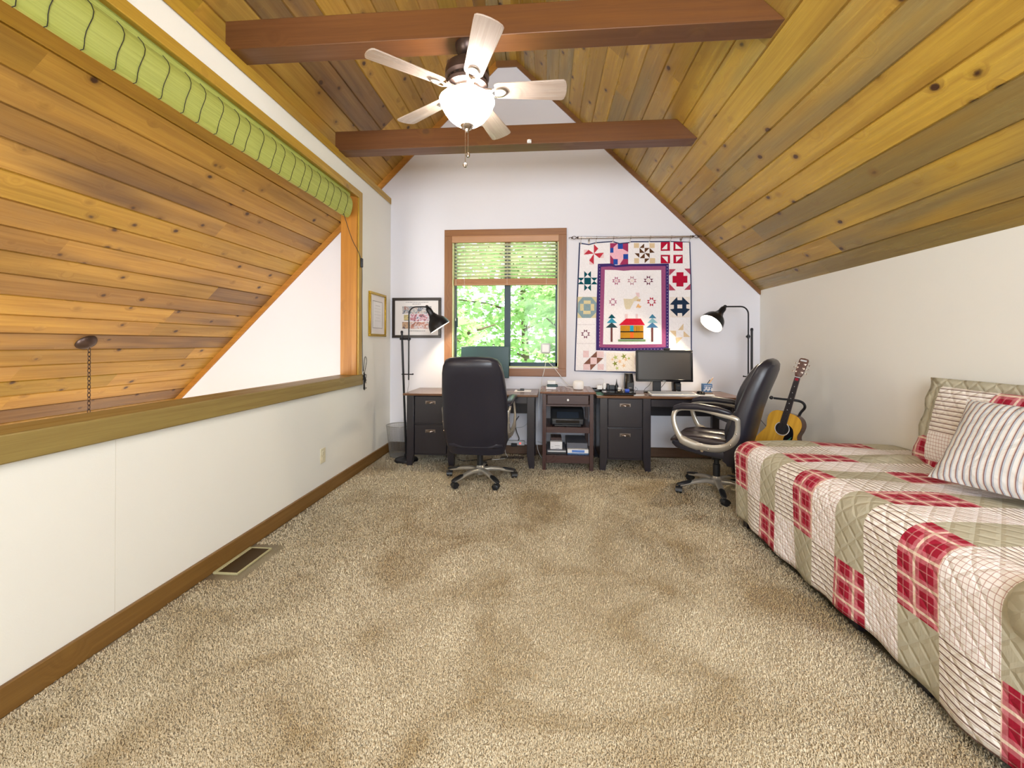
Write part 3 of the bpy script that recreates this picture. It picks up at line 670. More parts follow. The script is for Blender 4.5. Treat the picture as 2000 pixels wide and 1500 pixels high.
QD=json.loads('''[["blush",0,1,[-0.578,1.324,-0.523,1.323,-0.523,1.263,-0.578,1.264]],["blush",0,1,[-0.517,1.223,-0.468,1.222,-0.468,1.153,-0.517,1.153]],["blush",0,1,[-0.415,1.285,-0.357,1.284,-0.356,1.226,-0.415,1.227]],["red",0,1,[-0.467,1.384,-0.418,1.333,-0.467,1.277]],["red",0,1,[-0.357,1.286,-0.403,1.225,-0.467,1.277]],["red",0,1,[-0.467,1.157,-0.518,1.2,-0.467,1.277]],["red",0,1,[-0.579,1.269,-0.526,1.321,-0.467,1.277]],["berry",0,2,[-0.287,1.393,-0.087,1.39,-0.087,1.148,-0.286,1.151]],["pink",0,2,[-0.202,1.388,-0.148,1.387,-0.148,1.327,-0.087,1.29,-0.087,1.257,-0.141,1.267,-0.141,1.212,-0.182,1.149,-0.204,1.15,-0.201,1.213,-0.25,1.214,-0.286,1.26,-0.286,1.283,-0.25,1.285,-0.25,1.346]],["blue",0,2,[-0.202,1.388,-0.146,1.387,-0.146,1.325,-0.201,1.326]],["blue",0,2,[-0.286,1.338,-0.25,1.338,-0.25,1.285,-0.286,1.285]],["blue",0,2,[-0.141,1.267,-0.087,1.267,-0.087,1.211,-0.141,1.212]],["blue",0,2,[-0.25,1.211,-0.202,1.211,-0.202,1.15,-0.25,1.15]],["tan",0,3,[-0.024,1.389,0.032,1.388,0.032,1.334,-0.024,1.335]],["tan",0,3,[0.147,1.386,0.203,1.385,0.203,1.331,0.147,1.332]],["tan",0,3,[-0.021,1.22,0.032,1.219,0.032,1.162,-0.02,1.162]],["tan",0,3,[0.15,1.218,0.208,1.217,0.208,1.16,0.15,1.16]],["brown",0,3,[0.088,1.383,0.088,1.333,0.038,1.334]],["brown",0,3,[0.038,1.334,0.094,1.278,0.038,1.279]],["brown",0,3,[0.094,1.333,0.147,1.332,0.094,1.28]],["brown",0,3,[0.147,1.332,0.203,1.279,0.148,1.277]],["brown",0,3,[-0.017,1.275,0.035,1.274,0.036,1.224]],["brown",0,3,[0.094,1.276,0.094,1.218,0.04,1.219]],["brown",0,3,[0.094,1.276,0.148,1.271,0.148,1.22]],["brown",0,3,[0.094,1.215,0.148,1.214,0.094,1.163]],["crimson",0,4,[0.269,1.395,0.506,1.392,0.507,1.156,0.269,1.159]],["white",0,4,[0.369,1.394,0.406,1.393,0.406,1.158,0.37,1.158]],["white",0,4,[0.269,1.298,0.509,1.295,0.509,1.25,0.269,1.253]],["white",0,4,[0.339,1.38,0.339,1.315,0.278,1.315]],["white",0,4,[0.428,1.378,0.498,1.316,0.428,1.317]],["white",0,4,[0.28,1.235,0.345,1.235,0.345,1.166]],["white",0,4,[0.434,1.233,0.5,1.233,0.436,1.169]],["teal",0,5,[-0.574,1.081,-0.536,1.044,-0.573,1.006]],["teal",0,5,[-0.499,1.081,-0.499,1.006,-0.536,1.044]],["teal",0,5,[-0.573,0.931,-0.536,0.893,-0.573,0.856]],["teal",0,5,[-0.499,0.93,-0.498,0.855,-0.536,0.893]],["teal",0,5,[-0.648,1.007,-0.573,1.006,-0.61,0.969]],["teal",0,5,[-0.648,0.932,-0.61,0.969,-0.573,0.931]],["teal",0,5,[-0.499,1.006,-0.425,1.005,-0.462,0.968]],["teal",0,5,[-0.499,0.93,-0.462,0.968,-0.425,0.93]],["teal",0,5,[-0.573,1.006,-0.499,1.006,-0.499,0.93,-0.573,0.931]],["sand",0,6,[-0.648,0.79,-0.435,0.788,-0.434,0.552,-0.647,0.552]],["slate",0,6,[-0.59,0.787,-0.493,0.786,-0.435,0.719,-0.439,0.615,-0.5,0.552,-0.595,0.552,-0.647,0.616,-0.642,0.726]],["sand",0,6,[-0.579,0.749,-0.501,0.748,-0.501,0.71,-0.579,0.711]],["sand",0,6,[-0.619,0.711,-0.579,0.711,-0.578,0.633,-0.619,0.633]],["sand",0,6,[-0.501,0.71,-0.462,0.71,-0.462,0.633,-0.501,0.633]],["sand",0,6,[-0.584,0.633,-0.501,0.633,-0.501,0.595,-0.584,0.595]],["plum",0,7,[-0.574,0.422,-0.557,0.405,-0.574,0.388]],["plum",0,7,[-0.54,0.422,-0.54,0.388,-0.557,0.405]],["plum",0,7,[-0.574,0.353,-0.557,0.336,-0.574,0.318]],["plum",0,7,[-0.54,0.353,-0.54,0.318,-0.557,0.336]],["plum",0,7,[-0.609,0.388,-0.574,0.388,-0.591,0.37]],["plum",0,7,[-0.609,0.353,-0.591,0.37,-0.574,0.353]],["plum",0,7,[-0.54,0.388,-0.506,0.388,-0.523,0.37]],["plum",0,7,[-0.54,0.353,-0.523,0.37,-0.506,0.353]],["white",0,7,[-0.574,0.388,-0.54,0.388,-0.54,0.353,-0.574,0.353]],["plum",0,8,[-0.647,0.479,-0.642,0.479,-0.642,0.474,-0.647,0.474]],["plum",0,8,[-0.63,0.479,-0.625,0.479,-0.625,0.474,-0.63,0.474]],["plum",0,8,[-0.612,0.479,-0.608,0.479,-0.608,0.474,-0.612,0.474]],["plum",0,8,[-0.595,0.479,-0.591,0.479,-0.591,0.474,-0.595,0.474]],["plum",0,8,[-0.578,0.479,-0.573,0.479,-0.573,0.474,-0.578,0.474]],["plum",0,8,[-0.561,0.479,-0.556,0.479,-0.556,0.474,-0.561,0.474]],["plum",0,8,[-0.544,0.479,-0.539,0.479,-0.539,0.474,-0.544,0.474]],["plum",0,8,[-0.527,0.479,-0.522,0.479,-0.522,0.474,-0.526,0.474]],["plum",0,8,[-0.509,0.479,-0.505,0.479,-0.505,0.474,-0.509,0.474]],["plum",0,8,[-0.492,0.479,-0.488,0.479,-0.488,0.474,-0.492,0.474]],["plum",0,8,[-0.475,0.479,-0.471,0.479,-0.471,0.474,-0.475,0.474]],["plum",0,8,[-0.458,0.479,-0.453,0.479,-0.453,0.474,-0.458,0.474]],["plum",0,9,[-0.646,0.266,-0.642,0.266,-0.642,0.261,-0.646,0.261]],["plum",0,9,[-0.629,0.266,-0.624,0.266,-0.624,0.261,-0.629,0.261]],["plum",0,9,[-0.612,0.266,-0.607,0.266,-0.607,0.261,-0.612,0.261]],["plum",0,9,[-0.595,0.266,-0.59,0.266,-0.59,0.261,-0.595,0.261]],["plum",0,9,[-0.577,0.266,-0.573,0.266,-0.573,0.262,-0.577,0.261]],["plum",0,9,[-0.56,0.266,-0.556,0.266,-0.556,0.262,-0.56,0.262]],["plum",0,9,[-0.543,0.266,-0.538,0.266,-0.538,0.262,-0.543,0.262]],["plum",0,9,[-0.526,0.266,-0.521,0.266,-0.521,0.262,-0.526,0.262]],["plum",0,9,[-0.509,0.266,-0.504,0.266,-0.504,0.262,-0.509,0.262]],["plum",0,9,[-0.492,0.266,-0.487,0.266,-0.487,0.262,-0.492,0.262]],["plum",0,9,[-0.474,0.266,-0.47,0.266,-0.47,0.262,-0.474,0.262]],["plum",0,9,[-0.457,0.267,-0.453,0.267,-0.453,0.262,-0.457,0.262]],["blush",0,10,[-0.583,0.182,-0.52,0.182,-0.52,0.107,-0.583,0.106]],["blush",0,10,[-0.422,0.032,-0.354,0.033,-0.354,-0.033,-0.422,-0.033]],["blush",0,10,[-0.438,0.177,-0.355,0.177,-0.354,0.108,-0.437,0.107]],["blush",0,10,[-0.582,0.031,-0.506,0.032,-0.506,-0.034,-0.582,-0.035]],["mocha",0,10,[-0.431,0.177,-0.431,0.107,-0.503,0.107]],["mocha",0,10,[-0.431,0.105,-0.358,0.1,-0.43,0.032]],["mocha",0,10,[-0.503,0.107,-0.502,0.032,-0.579,0.031]],["mocha",0,10,[-0.506,0.028,-0.434,0.032,-0.501,-0.039]],["blush",0,10,[-0.503,0.105,-0.431,0.105,-0.43,0.032,-0.502,0.032]],["cream",0,11,[-0.326,0.16,-0.021,0.161,-0.021,-0.045,-0.326,-0.048]],["lime",0,11,[-0.212,0.109,-0.196,0.088,-0.22,0.097,-0.234,0.076,-0.234,0.101,-0.258,0.108,-0.234,0.116,-0.235,0.141,-0.22,0.12,-0.197,0.129]],["olive",0,11,[-0.12,0.121,-0.102,0.098,-0.129,0.108,-0.145,0.083,-0.144,0.113,-0.172,0.12,-0.144,0.129,-0.146,0.158,-0.129,0.134,-0.103,0.144]],["peach",0,11,[-0.101,0.086,-0.089,0.07,-0.108,0.077,-0.119,0.06,-0.119,0.081,-0.138,0.086,-0.119,0.092,-0.119,0.112,-0.108,0.096,-0.089,0.103]],["olive",0,11,[-0.217,0.04,-0.2,0.018,-0.225,0.027,-0.241,0.004,-0.24,0.032,-0.266,0.039,-0.24,0.047,-0.241,0.074,-0.226,0.052,-0.2,0.061]],["peach",0,11,[-0.168,0.063,-0.155,0.046,-0.175,0.053,-0.188,0.034,-0.187,0.057,-0.208,0.063,-0.187,0.069,-0.188,0.091,-0.175,0.073,-0.155,0.081]],["lime",0,11,[-0.198,-0.012,-0.186,-0.027,-0.204,-0.02,-0.214,-0.036,-0.214,-0.017,-0.232,-0.012,-0.214,-0.007,-0.214,0.012,-0.204,-0.004,-0.187,0.003]],["peach",0,11,[-0.123,0.017,-0.11,-0.0,-0.13,0.007,-0.142,-0.011,-0.142,0.011,-0.163,0.017,-0.142,0.023,-0.142,0.046,-0.13,0.027,-0.11,0.035]],["peach",0,11,[-0.25,0.085,-0.24,0.072,-0.255,0.078,-0.265,0.063,-0.264,0.081,-0.281,0.085,-0.264,0.09,-0.265,0.107,-0.255,0.093,-0.24,0.099]],["lime",0,11,[-0.07,0.098,-0.061,0.086,-0.075,0.091,-0.083,0.078,-0.083,0.094,-0.097,0.098,-0.083,0.102,-0.083,0.118,-0.075,0.105,-0.061,0.11]],["cream",0,12,[0.013,0.162,0.27,0.163,0.27,-0.042,0.013,-0.045]],["coral",0,12,[-0.004,0.098,0.018,0.156,0.035,0.064,0.013,-0.005]],["rose",0,13,[0.361,1.092,0.432,1.091,0.361,1.021]],["rose",0,13,[0.525,1.096,0.586,1.097,0.587,1.033]],["rose",0,13,[0.361,0.932,0.429,0.858,0.361,0.856]],["rose",0,13,[0.525,0.863,0.589,0.928,0.589,0.862]],["crimson",0,13,[0.44,1.057,0.514,1.056,0.514,0.899,0.44,0.9]],["crimson",0,13,[0.398,1.017,0.556,1.016,0.556,0.94,0.398,0.941]],["lin",0,14,[0.368,0.784,0.584,0.783,0.584,0.556,0.369,0.556]],["navy",0,14,[0.368,0.699,0.446,0.784,0.451,0.747,0.499,0.747,0.501,0.786,0.584,0.704,0.545,0.698,0.546,0.656,0.586,0.647,0.504,0.565,0.499,0.604,0.452,0.604,0.45,0.565,0.369,0.645,0.411,0.653,0.411,0.695]],["lin",0,14,[0.449,0.698,0.501,0.698,0.501,0.656,0.449,0.656]],["tan",0,15,[0.515,0.486,0.515,0.416,0.46,0.416]],["tan",0,15,[0.369,0.408,0.436,0.408,0.436,0.34]],["tan",0,15,[0.436,0.334,0.508,0.335,0.442,0.266]],["tan",0,15,[0.519,0.403,0.587,0.34,0.519,0.34]],["indigo",1,16,[-0.422,1.16,-0.272,1.163,-0.227,1.142,-0.08,1.154,0.111,1.154,0.356,1.155,0.359,0.198,0.158,0.189,-0.066,0.181,-0.44,0.188,-0.439,0.558]],["mauve",1,16,[-0.388,1.125,-0.272,1.131,-0.227,1.119,-0.069,1.129,0.321,1.127,0.325,0.226,-0.066,0.213,-0.406,0.221]],["white",1,16,[-0.345,1.092,-0.227,1.089,-0.136,1.079,-0.046,1.085,0.273,1.084,0.281,0.26,-0.066,0.253,-0.363,0.255]],["white",1,16,[-0.406,1.14,-0.401,1.14,-0.401,1.135,-0.406,1.135]],["white",1,16,[0.336,1.132,0.342,1.132,0.342,1.126,0.336,1.126]],["white",1,16,[-0.406,1.105,-0.401,1.105,-0.401,1.099,-0.406,1.099]],["white",1,16,[0.336,1.097,0.342,1.097,0.342,1.091,0.336,1.091]],["white",1,16,[-0.406,1.069,-0.4,1.069,-0.4,1.063,-0.406,1.063]],["white",1,16,[0.336,1.061,0.342,1.061,0.342,1.056,0.336,1.056]],["white",1,16,[-0.406,1.033,-0.4,1.033,-0.4,1.027,-0.406,1.027]],["white",1,16,[0.337,1.026,0.342,1.026,0.342,1.02,0.337,1.02]],["white",1,16,[-0.406,0.997,-0.4,0.997,-0.4,0.991,-0.406,0.991]],["white",1,16,[0.337,0.991,0.342,0.991,0.342,0.985,0.337,0.985]],["white",1,16,[-0.406,0.961,-0.4,0.961,-0.4,0.956,-0.406,0.956]],["white",1,16,[0.337,0.955,0.342,0.955,0.342,0.95,0.337,0.95]],["white",1,16,[-0.406,0.926,-0.4,0.926,-0.4,0.92,-0.406,0.92]],["white",1,16,[0.337,0.92,0.342,0.92,0.342,0.914,0.337,0.914]],["white",1,16,[-0.406,0.89,-0.4,0.89,-0.4,0.884,-0.406,0.884]],["white",1,16,[0.337,0.885,0.342,0.885,0.342,0.879,0.337,0.879]],["white",1,16,[-0.405,0.854,-0.4,0.854,-0.4,0.848,-0.405,0.848]],["white",1,16,[0.337,0.849,0.343,0.849,0.343,0.844,0.337,0.844]],["white",1,16,[-0.405,0.818,-0.4,0.818,-0.4,0.813,-0.405,0.813]],["white",1,16,[0.337,0.814,0.343,0.814,0.343,0.808,0.337,0.808]],["white",1,16,[-0.405,0.783,-0.4,0.782,-0.4,0.777,-0.405,0.777]],["white",1,16,[0.337,0.779,0.343,0.779,0.343,0.773,0.337,0.773]],["white",1,16,[-0.405,0.747,-0.399,0.747,-0.399,0.741,-0.405,0.741]],["white",1,16,[0.337,0.743,0.343,0.743,0.343,0.738,0.337,0.738]],["white",1,16,[-0.405,0.711,-0.399,0.711,-0.399,0.705,-0.405,0.705]],["white",1,16,[0.337,0.708,0.343,0.708,0.343,0.702,0.337,0.702]],["white",1,16,[-0.405,0.675,-0.399,0.675,-0.399,0.669,-0.405,0.669]],["white",1,16,[0.337,0.673,0.343,0.673,0.343,0.667,0.337,0.667]],["white",1,16,[-0.405,0.639,-0.399,0.639,-0.399,0.634,-0.405,0.634]],["white",1,16,[0.338,0.637,0.343,0.637,0.343,0.632,0.338,0.632]],["white",1,16,[-0.405,0.604,-0.399,0.604,-0.399,0.598,-0.405,0.598]],["white",1,16,[0.338,0.602,0.343,0.602,0.343,0.596,0.338,0.596]],["white",1,16,[-0.405,0.568,-0.399,0.568,-0.399,0.562,-0.405,0.562]],["white",1,16,[0.338,0.567,0.343,0.567,0.343,0.561,0.338,0.561]],["white",1,16,[-0.405,0.532,-0.399,0.532,-0.399,0.526,-0.405,0.526]],["white",1,16,[0.338,0.531,0.343,0.531,0.343,0.526,0.338,0.526]],["white",1,16,[-0.404,0.496,-0.399,0.496,-0.399,0.491,-0.404,0.491]],["white",1,16,[0.338,0.496,0.343,0.496,0.343,0.49,0.338,0.49]],["white",1,16,[-0.404,0.461,-0.399,0.461,-0.399,0.455,-0.404,0.455]],["white",1,16,[0.338,0.461,0.344,0.461,0.344,0.455,0.338,0.455]],["white",1,16,[-0.404,0.425,-0.399,0.425,-0.399,0.419,-0.404,0.419]],["white",1,16,[0.338,0.425,0.344,0.425,0.344,0.42,0.338,0.42]],["white",1,16,[-0.404,0.389,-0.398,0.389,-0.398,0.383,-0.404,0.383]],["white",1,16,[0.338,0.39,0.344,0.39,0.344,0.384,0.338,0.384]],["white",1,16,[-0.404,0.353,-0.398,0.353,-0.398,0.347,-0.404,0.347]],["white",1,16,[0.338,0.355,0.344,0.355,0.344,0.349,0.338,0.349]],["white",1,16,[-0.404,0.317,-0.398,0.317,-0.398,0.312,-0.404,0.312]],["white",1,16,[0.338,0.319,0.344,0.319,0.344,0.314,0.338,0.314]],["white",1,16,[-0.404,0.282,-0.398,0.282,-0.398,0.276,-0.404,0.276]],["white",1,16,[0.338,0.284,0.344,0.284,0.344,0.278,0.338,0.278]],["white",1,16,[-0.404,0.246,-0.398,0.246,-0.398,0.24,-0.404,0.24]],["white",1,16,[0.339,0.249,0.344,0.249,0.344,0.243,0.339,0.243]],["white",1,16,[-0.394,0.204,-0.389,0.204,-0.389,0.199,-0.394,0.199]],["white",1,16,[-0.357,0.205,-0.351,0.205,-0.351,0.199,-0.357,0.199]],["white",1,16,[-0.319,0.205,-0.314,0.205,-0.314,0.199,-0.319,0.199]],["white",1,16,[-0.282,0.205,-0.276,0.205,-0.276,0.199,-0.282,0.199]],["white",1,16,[-0.245,0.205,-0.239,0.205,-0.239,0.199,-0.245,0.199]],["white",1,16,[-0.207,0.205,-0.202,0.205,-0.202,0.2,-0.207,0.2]],["white",1,16,[-0.17,0.205,-0.164,0.205,-0.164,0.2,-0.17,0.2]],["white",1,16,[-0.133,0.206,-0.127,0.206,-0.127,0.2,-0.133,0.2]],["white",1,16,[-0.095,0.206,-0.09,0.206,-0.09,0.2,-0.095,0.2]],["white",1,16,[-0.058,0.206,-0.053,0.206,-0.053,0.2,-0.058,0.2]],["white",1,16,[-0.021,0.206,-0.016,0.206,-0.016,0.2,-0.021,0.2]],["white",1,16,[0.016,0.206,0.021,0.206,0.022,0.201,0.016,0.201]],["white",1,16,[0.053,0.206,0.059,0.206,0.059,0.201,0.053,0.201]],["white",1,16,[0.09,0.207,0.095,0.207,0.096,0.201,0.09,0.201]],["white",1,16,[0.127,0.207,0.132,0.207,0.132,0.201,0.127,0.201]],["white",1,16,[0.164,0.207,0.169,0.207,0.169,0.201,0.164,0.201]],["white",1,16,[0.201,0.207,0.206,0.207,0.206,0.201,0.201,0.201]],["white",1,16,[0.237,0.207,0.243,0.207,0.243,0.202,0.237,0.202]],["white",1,16,[0.274,0.207,0.28,0.207,0.28,0.202,0.274,0.202]],["white",1,16,[0.311,0.208,0.316,0.208,0.316,0.202,0.311,0.202]],["mauve2",2,17,[-0.234,1.014,-0.219,0.998,-0.234,0.982]],["mauve2",2,17,[-0.203,1.013,-0.203,0.982,-0.219,0.998]],["mauve2",2,17,[-0.234,0.951,-0.218,0.936,-0.234,0.92]],["mauve2",2,17,[-0.203,0.951,-0.203,0.92,-0.218,0.936]],["mauve2",2,17,[-0.264,0.983,-0.234,0.982,-0.249,0.967]],["mauve2",2,17,[-0.264,0.952,-0.249,0.967,-0.234,0.951]],["mauve2",2,17,[-0.203,0.982,-0.173,0.982,-0.188,0.967]],["mauve2",2,17,[-0.203,0.951,-0.188,0.967,-0.173,0.951]],["blush",2,17,[-0.234,0.982,-0.203,0.982,-0.203,0.951,-0.234,0.951]],["dusty",2,17,[-0.063,1.019,-0.046,1.002,-0.063,0.985]],["dusty",2,17,[-0.029,1.019,-0.029,0.985,-0.046,1.002]],["dusty",2,17,[-0.063,0.951,-0.046,0.933,-0.063,0.916]],["dusty",2,17,[-0.029,0.95,-0.029,0.916,-0.046,0.933]],["dusty",2,17,[-0.096,0.985,-0.063,0.985,-0.08,0.968]],["dusty",2,17,[-0.096,0.951,-0.08,0.968,-0.063,0.951]],["dusty",2,17,[-0.029,0.985,0.005,0.984,-0.012,0.967]],["dusty",2,17,[-0.029,0.95,-0.012,0.967,0.005,0.95]],["lin",2,17,[-0.063,0.985,-0.029,0.985,-0.029,0.95,-0.063,0.951]],["plum",2,17,[0.116,1.022,0.134,1.004,0.116,0.986]],["plum",2,17,[0.151,1.021,0.151,0.986,0.134,1.004]],["plum",2,17,[0.116,0.951,0.134,0.933,0.117,0.915]],["plum",2,17,[0.151,0.951,0.151,0.915,0.134,0.933]],["plum",2,17,[0.082,0.987,0.116,0.986,0.099,0.969]],["plum",2,17,[0.082,0.951,0.099,0.969,0.116,0.951]],["plum",2,17,[0.151,0.986,0.186,0.986,0.168,0.968]],["plum",2,17,[0.151,0.951,0.168,0.968,0.186,0.95]],["lin",2,17,[0.116,0.986,0.151,0.986,0.151,0.951,0.116,0.951]],["mauve2",2,17,[-0.27,0.775,-0.255,0.76,-0.27,0.745]],["mauve2",2,17,[-0.241,0.775,-0.24,0.745,-0.255,0.76]],["mauve2",2,17,[-0.27,0.715,-0.255,0.7,-0.27,0.685]],["mauve2",2,17,[-0.24,0.715,-0.24,0.685,-0.255,0.7]],["mauve2",2,17,[-0.299,0.745,-0.27,0.745,-0.285,0.73]],["mauve2",2,17,[-0.299,0.715,-0.285,0.73,-0.27,0.715]],["mauve2",2,17,[-0.24,0.745,-0.211,0.745,-0.226,0.73]],["mauve2",2,17,[-0.24,0.715,-0.226,0.73,-0.211,0.715]],["white",2,17,[-0.27,0.745,-0.24,0.745,-0.24,0.715,-0.27,0.715]],["crimson",2,17,[0.151,0.782,0.168,0.765,0.151,0.748]],["crimson",2,17,[0.185,0.782,0.185,0.747,0.168,0.765]],["crimson",2,17,[0.151,0.713,0.168,0.696,0.151,0.679]],["crimson",2,17,[0.185,0.713,0.185,0.679,0.168,0.696]],["crimson",2,17,[0.118,0.748,0.151,0.748,0.134,0.731]],["crimson",2,17,[0.118,0.713,0.134,0.731,0.151,0.713]],["crimson",2,17,[0.185,0.747,0.218,0.747,0.201,0.73]],["crimson",2,17,[0.185,0.713,0.201,0.73,0.218,0.713]],["white",2,17,[0.151,0.748,0.185,0.747,0.185,0.713,0.151,0.713]],["lin2",2,17,[-0.138,0.766,-0.045,0.761,0.017,0.809,0.034,0.74,-0.023,0.738,-0.067,0.649,-0.112,0.647,-0.126,0.683]],["blush",2,17,[-0.006,0.832,0.033,0.832,0.039,0.786,0.011,0.786]],["tan2",2,17,[0.011,0.757,0.05,0.763,0.045,0.734,0.005,0.738]],["peach2",2,17,[0.025,0.712,0.036,0.689,0.058,0.683,0.045,0.66,0.017,0.669,0.0,0.662,0.009,0.689]],["teal",2,17,[-0.268,0.594,-0.225,0.548,-0.307,0.548]],["sky",2,17,[-0.268,0.552,-0.209,0.494,-0.323,0.494]],["slate2",2,17,[-0.268,0.5,-0.202,0.442,-0.334,0.442]],["bark",2,17,[-0.279,0.442,-0.259,0.442,-0.258,0.283,-0.279,0.283]],["steel",2,17,[0.177,0.593,0.22,0.547,0.139,0.548]],["mist",2,17,[0.177,0.551,0.236,0.494,0.124,0.494]],["steel2",2,17,[0.177,0.499,0.242,0.442,0.113,0.442]],["bark",2,17,[0.166,0.442,0.187,0.442,0.187,0.285,0.167,0.285]],["crimson2",2,17,[-0.112,0.543,0.051,0.543,0.096,0.47,-0.189,0.47]],["blush",2,17,[-0.121,0.594,-0.092,0.594,-0.092,0.543,-0.121,0.543]],["blush",2,17,[-0.002,0.594,0.018,0.594,0.018,0.543,-0.002,0.543]],["gold",2,17,[-0.172,0.467,0.079,0.467,0.08,0.314,-0.171,0.313]],["sky2",2,17,[-0.067,0.467,-0.028,0.467,-0.027,0.399,-0.067,0.399]],["orange",2,17,[-0.064,0.391,-0.027,0.391,-0.027,0.316,-0.064,0.316]],["green",2,17,[-0.196,0.31,0.102,0.311,0.102,0.288,-0.196,0.287]],["black",3,17,[-0.172,0.402,0.079,0.402,0.079,0.391,-0.172,0.39]],["black",3,17,[-0.171,0.325,0.079,0.326,0.08,0.314,-0.171,0.313]],["black",3,17,[0.006,0.454,0.01,0.454,0.01,0.402,0.006,0.402]],["black",3,17,[0.029,0.454,0.032,0.454,0.032,0.402,0.029,0.402]]]''')
def quiltmesh(levels,block=None):
    mb=MB(); cnt={}
    for c,l,b,f in QD:
        cnt[l]=cnt.get(l,0)+1
        if l not in levels or (block is not None and b!=block): continue
        poly=[(f[i]+1,f[i+1]+1) for i in range(0,len(f),2)]; off={0:.001,1:.0065,2:.010,3:.014}[l]+.00005*cnt[l]
        mb.prism(poly,yq-off,yq,m=list(QC).index(c))
    return mb
for b in sorted({q[2] for q in QD if q[1]==0}): build('quilt_block',quiltmesh((0,),b),qnames,qt)
build('centre_panel',quiltmesh((1,2,3)),qnames,qt)
rod=thing('curtain_rod','brushed nickel curtain rod with scroll ends holding the wall quilt','curtain rod',(.97,D-.06,2.45))
ry=D-.065; x0,x1=.35,1.60; zz=lambda x:2.450-.006*(x-.37)
build('rod',MB().tube([(x0,ry,zz(x0)),(x1,ry,zz(x1))],.009,12),'nickel',rod)
for sx,x in((-1,x0),(1,x1)):
    mb=MB(); mb.lathe([(.0,-.012),(.013,-.006),(.013,.006),(0,.012)],(x,ry,zz(x)),12,axis=(1,0,0))
    for sg in(1,-1):
        sp=[(x+sx*(.01+.05*t),ry,zz(x)+sg*.016*math.sin(t*2.6)) for t in [k/8 for k in range(9)]]
        e=sp[-1]; sp+=[(e[0]+sx*.014*math.sin(k*.8)*(1-k/9)+sx*.0,ry,e[2]-sg*.014*(1-math.cos(k*.8))*(1-k/12)) for k in range(1,7)]
        mb.tube(sp,.0032,6)
    mb.tube([(x+sx*.06,ry,zz(x)-.004),(x+sx*.085,ry,zz(x)+.008),(x+sx*.10,ry,zz(x)-.002),(x+sx*.092,ry,zz(x)-.012)],.003,6)
    build('finial',mb,'bronze_metal',rod)
for x in(.48,1.49): build('bracket',MB().tube([(x,ry,zz(x)-.01),(x,D-.03,zz(x)-.03),(x,D-.004,zz(x)-.03)],.004,6).box(x-.010,x+.010,D-.005,D-.0005,zz(x)-.065,zz(x)-.005),'nickel',rod)
for a,b in[(-.613,1.394),(-.444,1.399),(-.256,1.409),(-.069,1.402),(.144,1.401),(.372,1.4),(.575,1.392)]:
    x=a+1; z=zz(x); rg=[(x+.004*math.sin(t*.5),ry+.017*math.cos(t),z-.004+.017*math.sin(t)) for t in [2*math.pi*k/14 for k in range(14)]]
    build('ring',MB().tube(rg,.0022,6,closed=True).tube([(x,ry,z-.021),(x,(ry+yq)/2,z-.03),(x,yq+.002,b+1-.006)],.0018,5).box(x-.006,x+.006,yq-.004,yq+.012,b+1-.012,b+1+.004),'nickel',rod)
